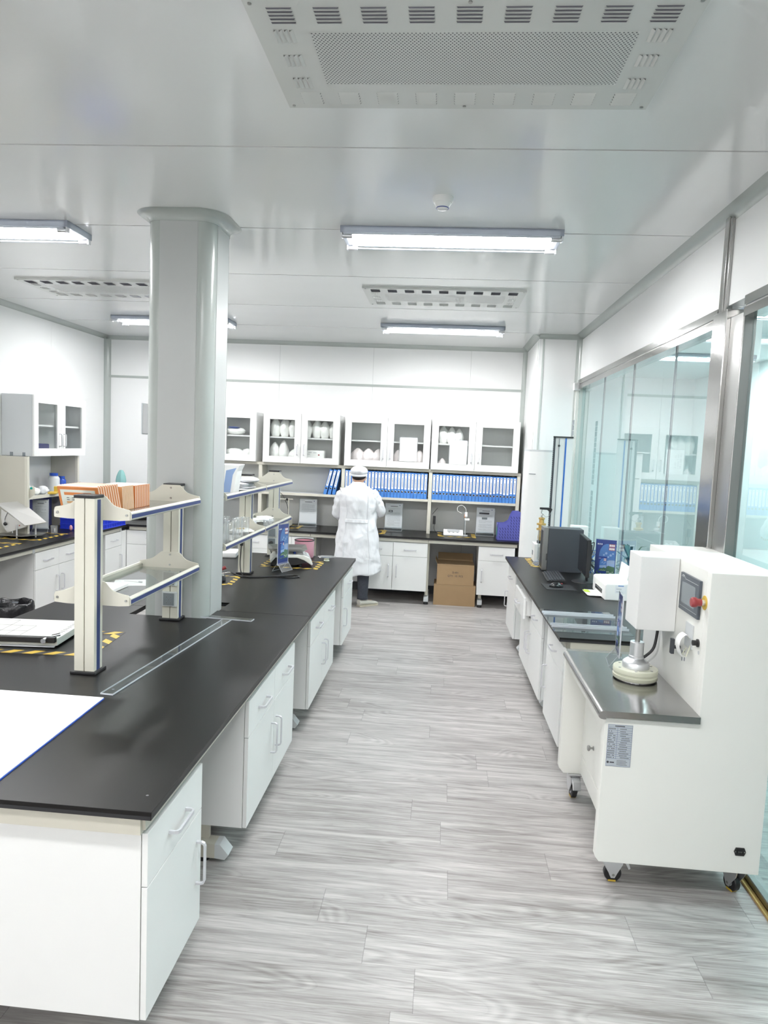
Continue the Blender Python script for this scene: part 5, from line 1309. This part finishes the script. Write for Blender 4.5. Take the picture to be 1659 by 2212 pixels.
for z, r in ((.44, .055), (.48, .060), (.53, .052), (.58, .035), (.61, .018)):
    rr.append([(r*math.cos(a)*(1+.18*math.sin(5*a+z*9)), r*.6*math.sin(a)*(1+.2*math.sin(4*a)), z) for a in [2*PI*i/30 for i in range(30)]])
g.rings(rr, smooth=True); g.obj('folded_cloth', t)
t = thing('black_case', 'flat black case on the far bench near the left corner', 'case', (-3.70, 8.62, .80)); g = G('black'); g.box(-.16, 0, 0, .14, .16, .045); g.obj('case_body', t, bevel=.008)
t = thing('plum_box', 'dark purple box inside the left wall cabinet', 'box', (-4.34, 6.90, 1.614)); g = G('purple_dark'); g.box(0, 0, 0, .24, .26, .105); g.obj('box_body', t, bevel=.01)
# waste bin
t = thing('waste_bin', 'waste bin lined with a crumpled black bag, left of the island', 'bin', (-3.36, 5.30, 0))
g = G('grey'); g.lathe([(.001, 0), (.12, 0), (.155, .46), (.15, .46), (.115, .01), (.001, .01)], seg=30); g.obj('bin_body', t)
g = G('bagblack'); n = 60; rr = []
for z, r, am in ((.30, .155, .012), (.38, .165, .016), (.44, .172, .018), (.485, .172, .016), (.495, .160, .016), (.48, .145, .016), (.40, .135, .016), (.22, .11, .012)):
    rr.append([((r + am*noise.noise(Vector((math.cos(a)*3, math.sin(a)*3, z*14))))*math.cos(a), (r + am*noise.noise(Vector((math.cos(a)*3, math.sin(a)*3, z*14))))*math.sin(a), z + .028*noise.noise(Vector((math.cos(a)*2.5, math.sin(a)*2.5, z*3+4)))) for a in [2*PI*i/n for i in range(n)]])
g.rings(rr, smooth=True, caps=False); g.obj('bag_liner', t, sharp=180)
t = thing('control_box', 'grey box mounted on the left face of the column', 'wall box', (-1.73, 4.13, 1.86)); g = G('lightgrey'); g.box(-.062, 0, 0, -.003, .15, .175); g.box(-.066, -.004, -.004, -.058, .154, .18, 'plate'); g.obj('box_body', t, bevel=.002)

# ---------------------------------------------------------------- contents of the glazed cabinets
def bag(label, x, z, rx, rz_, y=8.80, m='bagwhite', grp=None, ry=.07, seed=1):
    t = thing('plastic_bag', label, 'bag', (x, y, z), 0, grp)
    n = 24; g = G(m); rr = []
    H = 2*rz_
    for k in range(12):
        s = k/11; prof_ = (.75 + .35*math.sin(PI*min(s*1.15, 1))) * math.sqrt(max(.03, 1 - (max(0, s-.55)/.46)**2))
        rr.append([((rx*prof_*(1+.16*noise.noise(Vector((math.cos(a)*1.8, math.sin(a)*1.8, s*4+seed*3)))))*math.cos(a), ry*prof_*(1+.2*noise.noise(Vector((math.cos(a)*2, math.sin(a)*2, s*5+seed*2))))*math.sin(a), H*s) for a in [2*PI*i/n for i in range(n)]])
    g.rings(rr, smooth=True); g.obj('bag_body', t, sharp=180); return t
S1, S0 = wz + .319, wz + .0185
GB = 'white bags in the glazed cabinets'
row1 = [(-2.10, .065, .120), (-1.985, .060, .128), (-1.875, .055, .115), (-1.70, .060, .118), (-1.58, .055, .122), (-1.48, .060, .110), (-1.37, .055, .105)]
for i, (x, rx, rz_) in enumerate(row1): bag('%s tall white bag from the left on the upper shelf of the full cabinet' % ORD[i], x, S1, rx, rz_*.98, seed=i+1, grp=GB, ry=.06)
for i, (x, rx, rz_) in enumerate(((-2.105, .06, .115), (-1.99, .060, .128), (-1.85, .075, .078))): bag(('tall white bag at the left of the lower shelf, full cabinet', 'rounded tall white bag in the middle of the lower shelf, full cabinet', 'low white bag beside the door handles, full cabinet')[i], x, S0, rx, rz_, seed=i+21, grp=GB, ry=.06)
t = thing('tissue_pack', 'white printed tissue pack on the lower shelf of the full cabinet', 'pack', (-1.60, 8.75, S0)); g = G('bagwhite'); g.box(-.11, 0, 0, .13, .12, .15); g.obj('pack_body', t, bevel=.02); g = G('ink_light'); g.box(-.07, -.001, .115, -.03, 0, .122); g.box(-.01, -.001, .115, .03, 0, .122); g.box(-.09, -.001, .095, -.05, 0, .099); g.box(.05, -.001, .085, .07, 0, .10, 'red'); g.obj('printing', t)
for i, (x, rx) in enumerate(((-1.06, .085), (-.93, .085), (-.80, .08), (-.56, .06), (-.30, .07))):
    bag(('pink-edged bag at the left of the lower shelf, above the person', 'second pink-edged bag from the left, above the person', 'third pink-edged bag from the left, above the person', 'pink-edged bag partly behind the taped notice', 'pink-edged bag at the right of the taped notice')[i], x, S0, rx, .10, seed=31+i, m='bagpink', grp='pink-edged bags in the cabinet above the person', ry=.065)
    b_ = COL.objects[-1] if False else None
for i, (x, r_) in enumerate(((.0, .06), (.10, .055), (.19, .05))): bag(('white folded bag at the left of the upper shelf, last cabinet', 'second white bag on the upper shelf, last cabinet', 'leaning white bag behind the taped notice, last cabinet')[i], x-.02, S1, r_, .11-.008*i, seed=41+i, grp=GB, ry=.06)
bag('small pinkish bag at the left of the lower shelf, last cabinet', -.02, S0, .045, .06, seed=50, m='bagpink')
for i, (x, z, l) in enumerate(((-2.62, S1, 'white pack with blue print in the cabinet right of the column, upper shelf'), (-2.62, S0, 'pale pack in the cabinet right of the column, lower shelf'), (-2.45, S0, 'second pale pack beside the door edge, lower shelf'))):
    t = thing('folded_pack', l, 'pack', (x, 8.80, z)); blob('pack_body', (0, 0, .045 if i == 0 else .065), (.14 if i < 2 else .08, .08, .048 if i == 0 else .068), 'bagwhite', t, 60+i, .12)
    if i < 2: g = G('cobalt'); g.box(-.05, -.085, .088 if i == 0 else .0, .06, .0, .094 if i == 0 else .012); g.obj('blue_print', t)
for x, l, z in ((-.435, 'printed notice in a clear sleeve taped to the glass door above the person', 1.672), (.165, 'printed notice in a clear sleeve taped to the last cabinet, left door', 1.662)):
    t = thing('notice_sheet', l, 'notice', (x, 8.664, z), 0, 'notices taped on the glazed doors')
    g = G('paper_white'); g.box(-.10, -.003, 0, .105, -.001, .285); g.obj('sheet', t)
    g = G('acrylic_edge'); g.box(-.108, -.0035, -.006, -.105, -.0005, .292); g.box(.108, -.0035, -.006, .111, -.0005, .292); g.box(-.108, -.0035, .289, .111, -.0005, .292); g.obj('sleeve_edge', t)
    g = G('ink_light')
    for c in range(3):
        for r in range(16):
            if random.random() < .75: g.box(-.075+.03*c, -.0035, .235-.011*r, -.060+.03*c+random.random()*.01, -.003, .239-.011*r)
    g.obj('printing', t)

# plant in the corridor, seen through the glazing
t = thing('potted_plant', 'spiky green potted plant in the corridor behind the glazing', 'plant', (2.15, 8.2, 0))
g = G('lightgrey'); g.lathe([(.001, 0), (.14, 0), (.18, .35), (.17, .35), (.13, .02), (.001, .02)]); g.obj('pot', t)
g = G('leaf'); g.cyl((0, 0, .3), (0, 0, .60), .02, seg=8)
for i in range(34):
    a = i*2.4; el = .25 + .9*random.random(); L_ = .35 + .2*random.random(); z = .55 + .3*random.random()
    d = Vector((math.cos(a)*math.cos(el), math.sin(a)*math.cos(el), math.sin(el))); sd = Vector((-math.sin(a), math.cos(a), 0))
    z -= .15; L_ *= .7; b0 = Vector((0, 0, z)); m1 = b0 + d*L_*.6; tp = b0 + d*L_ + Vector((0, 0, -.10))
    n_ = len(g.v); g.v += [tuple(b0 - sd*.008), tuple(b0 + sd*.008), tuple(m1 + sd*.016), tuple(tp), tuple(m1 - sd*.016)]
    g.face([n_, n_+1, n_+2, n_+3, n_+4])
g.obj('leaves', t)
# ================================================================ the person at the far bench (seen from behind)
PXc, PYc = -.95, 8.07
man = thing('person', 'person in a long white lab coat and white cap, standing with the back turned', 'person', (PXc, PYc, 0))
def skin_mesh(name, V, Ed, root, m, parent, sub=2):
    me = bpy.data.meshes.new(name); me.from_pydata([v[:3] for v in V], Ed, []); o = bpy.data.objects.new(name + '_tmp', me); COL.objects.link(o)
    sk = o.modifiers.new('skin', 'SKIN'); sk.use_smooth_shade = True
    for i, v in enumerate(V):
        r = v[3]; me.skin_vertices[0].data[i].radius = (r, r if len(v) < 5 else v[4])
        me.skin_vertices[0].data[i].use_root = (i == root)
    ss = o.modifiers.new('sub', 'SUBSURF'); ss.levels = sub; ss.render_levels = sub
    dg = bpy.context.evaluated_depsgraph_get(); m2 = bpy.data.meshes.new_from_object(o.evaluated_get(dg)); bpy.data.objects.remove(o)
    m2.materials.clear(); m2.materials.append(MATS[m])
    ob = bpy.data.objects.new(name, m2); COL.objects.link(ob); ob.parent = parent
    for p in m2.polygons: p.use_smooth = True
    return ob
V = []; Ed = []
def av(x, y, z, r, r2=None, link=None):
    V.append((x, y, z, r, r2 if r2 else r))
    if link is not None: Ed.append((link, len(V)-1))
    return len(V)-1
pel = av(0, 0, .80, .13, .10)
sp1 = av(0, 0, .95, .12, .09, pel); sp2 = av(0, -.01, 1.12, .14, .10, sp1); chest = av(0, -.005, 1.26, .14, .09, sp2)
nk = av(-.002, .02, 1.375, .050, .050, chest); nk2 = av(-.004, .035, 1.42, .050, .052, nk)
hd = av(-.006, .055, 1.475, .072, .088, nk2); hd2 = av(-.006, .06, 1.535, .060, .07, hd)
ch = av(-.006, .115, 1.435, .035, .03, hd)
for s in (-1, 1): av(s*.080 - .006, .055, 1.462, .012, .020, hd)
av(-.006, .155, 1.462, .012, .012, hd)
def arm(sx, sh, el, wr, hand_dir, lat):
    a = av(*sh, .050, link=chest); b = av(*((Vector(sh)+Vector(el))/2), .045, link=a); c = av(*el, .040, link=b)
    d = av(*((Vector(el)+Vector(wr))/2), .034, link=c); e = av(*wr, .024, .020, link=d)
    hdv = Vector(hand_dir).normalized(); lt = Vector(lat).normalized(); dn = hdv.cross(lt)
    if dn.z > 0: dn = -dn
    p = Vector(wr) + hdv*.045; palm = av(*p, .030, .016, link=e)
    for k, (off, ln) in enumerate(((-.030, .062), (-.010, .072), (.010, .068), (.029, .052))):
        q = p + hdv*.032 + lt*off; b1 = av(*q, .0095, link=palm); q2 = q + hdv*ln*.5 + dn*.008; b2 = av(*q2, .0085, link=b1); q3 = q2 + hdv*ln*.35 + dn*.028; av(*q3, .0075, link=b2)
    q = p - hdv*.010 - lt*.040; t1 = av(*q, .011, link=palm); q2 = q + hdv*.035 - lt*.012 + dn*.008; t2 = av(*q2, .010, link=t1); av(*(q2 + hdv*.026 + dn*.012), .008, link=t2)
arm(-1, (-.185, .01, 1.27), (-.245, .05, 1.04), (-.115, .30, .985), (.25, .9, -.15), (1, -.25, 0))
arm(1, (.185, .01, 1.28), (.262, .03, 1.085), (.130, .29, 1.03), (-.3, .9, -.35), (-1, -.3, 0))
for s, kx, fx, fy in ((-1, -.09, -.095, .02), (1, .095, .098, .0)):
    h = av(s*.085, 0, .76, .085, link=pel); th = av(s*.088, .0, .62, .078, link=h); k = av(kx, .01, .44, .056, link=th); cf = av(kx, -.005, .28, .050, link=k)
    an = av(fx, fy-.02, .10, .034, link=cf); f1 = av(fx + (.02 if s > 0 else -.01), fy + .01, .045, .026, link=an); av(fx + (.10 if s > 0 else -.03), fy + .12, .030, .022, .016, link=f1)
skin_mesh('body', V, Ed, 0, 'skin', man)

def ell(cx, cy, z, rx, ry, n=72, fn=None):
    P = []
    for i in range(n):
        a = 2*PI*i/n; k = 1 + (fn(a, z) if fn else 0); P.append((cx + rx*k*math.cos(a), cy + ry*k*math.sin(a), z))
    return P
def fold(a, z):
    lo = max(0, (1.0 - z)/.6)
    v = .030*lo*math.sin(7*a + 1.1 + .8*math.sin(z*5)) + .075*noise.noise(Vector((math.cos(a)*2.6, math.sin(a)*2.6, z*5.5)))
    v += .055*noise.noise(Vector((math.cos(a)*6 + z*9, math.sin(a)*6, z*11))) * (1 if z > .45 else .5)
    return v
def lerp_prof(tab, z):
    for a, b in zip(tab[:-1], tab[1:]):
        if a[0] <= z <= b[0]: t = (z-a[0])/(b[0]-a[0]); t = t*t*(3-2*t)*.5 + t*.5; return [a[i] + (b[i]-a[i])*t for i in range(1, len(a))]
    return list(tab[-1][1:])
tab = [(.365, .01, 0, .272, .175), (.55, .015, 0, .258, .170), (.75, .01, 0, .240, .160), (.93, .008, 0, .212, .140), (1.0, .008, 0, .205, .135), (1.12, .008, -.005, .208, .135),
       (1.22, .0, -.01, .222, .132), (1.28, -.006, -.01, .226, .122), (1.325, -.005, -.005, .190, .105), (1.36, -.005, .0, .135, .085), (1.385, -.005, .008, .088, .070), (1.40, -.005, .012, .076, .066)]
rr = []
N = 64
for i in range(N+1):
    z = .365 + (1.40-.365)*i/N; cx, cy, rx, ry = lerp_prof(tab, z)
    damp = 1 if z < 1.33 else max(0, (1.39 - z)/.06)
    P = ell(cx, cy, z, rx, ry, 72, lambda a, zz: fold(a, zz)*damp)
    # uneven hem
    P = [(x, y, zz + (.035*x/.27 + .010*math.sin(x*25) if z < .40 else (.035*x/.27)*max(0, (.6-zz)/.2))) for x, y, zz in P]
    rr.append(P)
g = G('coat_cloth'); g.rings(rr, smooth=True, caps=False)
coat = g.obj('lab_coat', man, sharp=180)
sm = coat.modifiers.new('thickness', 'SOLIDIFY'); sm.thickness = .004; sm.offset = 1
def sleeve(pts, rad, name, seed):
    g = G('coat_cloth'); P = spline([Vector(p) for p in pts], 9); n = 32; R = []; prev = None
    for i, p in enumerate(P):
        d = (P[min(i+1, len(P)-1)] - P[max(i-1, 0)]).normalized(); a = d.orthogonal().normalized() if prev is None else (prev - d*prev.dot(d)).normalized(); prev = a; b = d.cross(a)
        s = i/(len(P)-1); r = rad[0] + (rad[1]-rad[0])*s
        R.append([p + (a*math.cos(t) + b*math.sin(t)) * r * (1 + .14*noise.noise(Vector((math.cos(t)*2.2, math.sin(t)*2.2, s*9+seed))) + .05*math.sin(s*42 + 2*math.cos(t))) for t in [2*PI*k/n for k in range(n)]])
    g.rings(R, smooth=True); return g.obj(name, coat, sharp=180)
sleeve([(-.150, -.01, 1.30), (-.195, .0, 1.245), (-.228, .02, 1.14), (-.242, .05, 1.05), (-.205, .14, 1.01), (-.13, .27, .99)], (.072, .042), 'sleeve', 1)
sleeve([(.145, -.01, 1.30), (.185, .0, 1.26), (.225, .01, 1.19), (.262, .03, 1.105), (.225, .13, 1.06), (.145, .265, 1.035)], (.074, .044), 'sleeve', 5)
g = G('cloth_white')
R = []
for z, rx, ry, dy in ((1.375, .098, .078, .006), (1.40, .086, .074, .010), (1.418, .070, .066, .016), (1.412, .064, .060, .017)): R.append([(-.005 + rx*math.cos(a), dy + ry*math.sin(a), z + .010*max(0, -math.sin(a))) for a in [2*PI*i/40 for i in range(40)]])
g.rings(R, smooth=True, caps=False); g.obj('collar', coat, sharp=180)
def surf(a, z, off=.003):
    cx, cy, rx, ry = lerp_prof(tab, z); k = 1 + fold(a, z); return (cx + (rx*k + off)*math.cos(a), cy + (ry*k + off)*math.sin(a), z)
g = G('cloth_white'); a0, a1 = -PI/2 - .62, -PI/2 + .66
R = [[surf(a0 + (a1-a0)*i/24, .972, .006) for i in range(25)], [surf(a0 + (a1-a0)*i/24, .974, .014) for i in range(25)], [surf(a0 + (a1-a0)*i/24, 1.008, .014) for i in range(25)], [surf(a0 + (a1-a0)*i/24, 1.010, .008) for i in range(25)]]
n0 = len(g.v)
for r in R: g.v += r
for j in range(3):
    for i in range(24): g.face([n0+j*25+i, n0+j*25+i+1, n0+(j+1)*25+i+1, n0+(j+1)*25+i], None, True)
g.obj('half_belt', coat, sharp=60)
g = G('cloth_white')
for aa in (-PI/2 - .60, -PI/2 + .62): g.tube([surf(aa, .40 + .9*i/30, .006 + .0018*(i % 2)) for i in range(31)], .0028, 6)
g.obj('back_seam', coat)
# trousers and shoes
g = G('denim')
for s, kx, ax_, ay in ((-1, -.09, -.095, .0), (1, .095, .098, -.018)):
    R = []
    for z, r in ((.80, .10), (.62, .088), (.45, .074), (.30, .066), (.16, .058), (.115, .060), (.085, .062), (.085, .052)):
        t = (.80 - z)/.70; cx = s*.085 + (ax_ - s*.085)*t; cy = ay*t
        R.append([(cx + r*math.cos(a)*(1+.05*noise.noise(Vector((math.cos(a)*3, math.sin(a)*3, z*22+s)))), cy + r*1.05*math.sin(a)*(1+.06*noise.noise(Vector((math.cos(a)*3, math.sin(a)*3, z*18+4)))), z) for a in [2*PI*i/28 for i in range(28)]])
    g.rings(R, smooth=True, caps=True)
g.obj('trousers', man, sharp=180)
def shoe(x, y, ang):
    g = G('shoe'); R = []
    prof = [(-.055, .034, .085), (-.04, .040, .088), (0, .042, .088), (.05, .040, .075), (.10, .044, .058), (.15, .046, .048), (.19, .040, .040), (.21, .022, .030)]
    for u, w, h in prof:
        R.append([(u, w*math.cos(t)*(1 if math.sin(t) > 0 else 1.05), .006 + max(0, (h-.006)*(.5+.5*math.sin(t))**.75)) for t in [2*PI*i/20 for i in range(20)]])
    g.rings(R, smooth=True)
    g.prism([(u, w*1.12) for u, w, h in prof] + [(u, -w*1.12) for u, w, h in reversed(prof)], 2, 0, .018, 'sole')
    return g.obj('shoe', man, (x, y, 0), ang, sharp=50)
shoe(.098, -.018, math.radians(42)); shoe(-.100, .0, math.radians(100))
# hair and cap
g = G('hair')
g.sphere((-.006, .055, 1.487), .0795, .092, .060, seg=28, n=14, fn=lambda d: 1.0 if d.y < .35 else .93); g.obj('hair', man)
g = G('cloth_white')
def capf(d): return 1 + .035*math.sin(9*math.atan2(d.y, d.x))*(1-abs(d.z)) + .05*noise.noise(d*3)
g.sphere((-.008, .060, 1.545), .100, .118, .062, seg=40, n=16, fn=capf)
g.tube([(-.008 + .086*math.cos(a), .060 + .100*math.sin(a), 1.508 + .012*math.sin(a)) for a in [2*PI*i/36 for i in range(36)]], .012, 8, closed=True); cp = g.obj('cap', man, sharp=180)
g = G('black'); g.tube([(.078, .06, 1.468), (.078, .12, 1.472), (.06, .15, 1.47)], .002, 6, sub=4); g.obj('glasses_arm', man)
for o in bpy.data.objects:
    if o.parent is None and o.type == 'MESH' and 'kind' not in o.keys() and 'category' not in o.keys(): print('UNTAGGED', o.name)
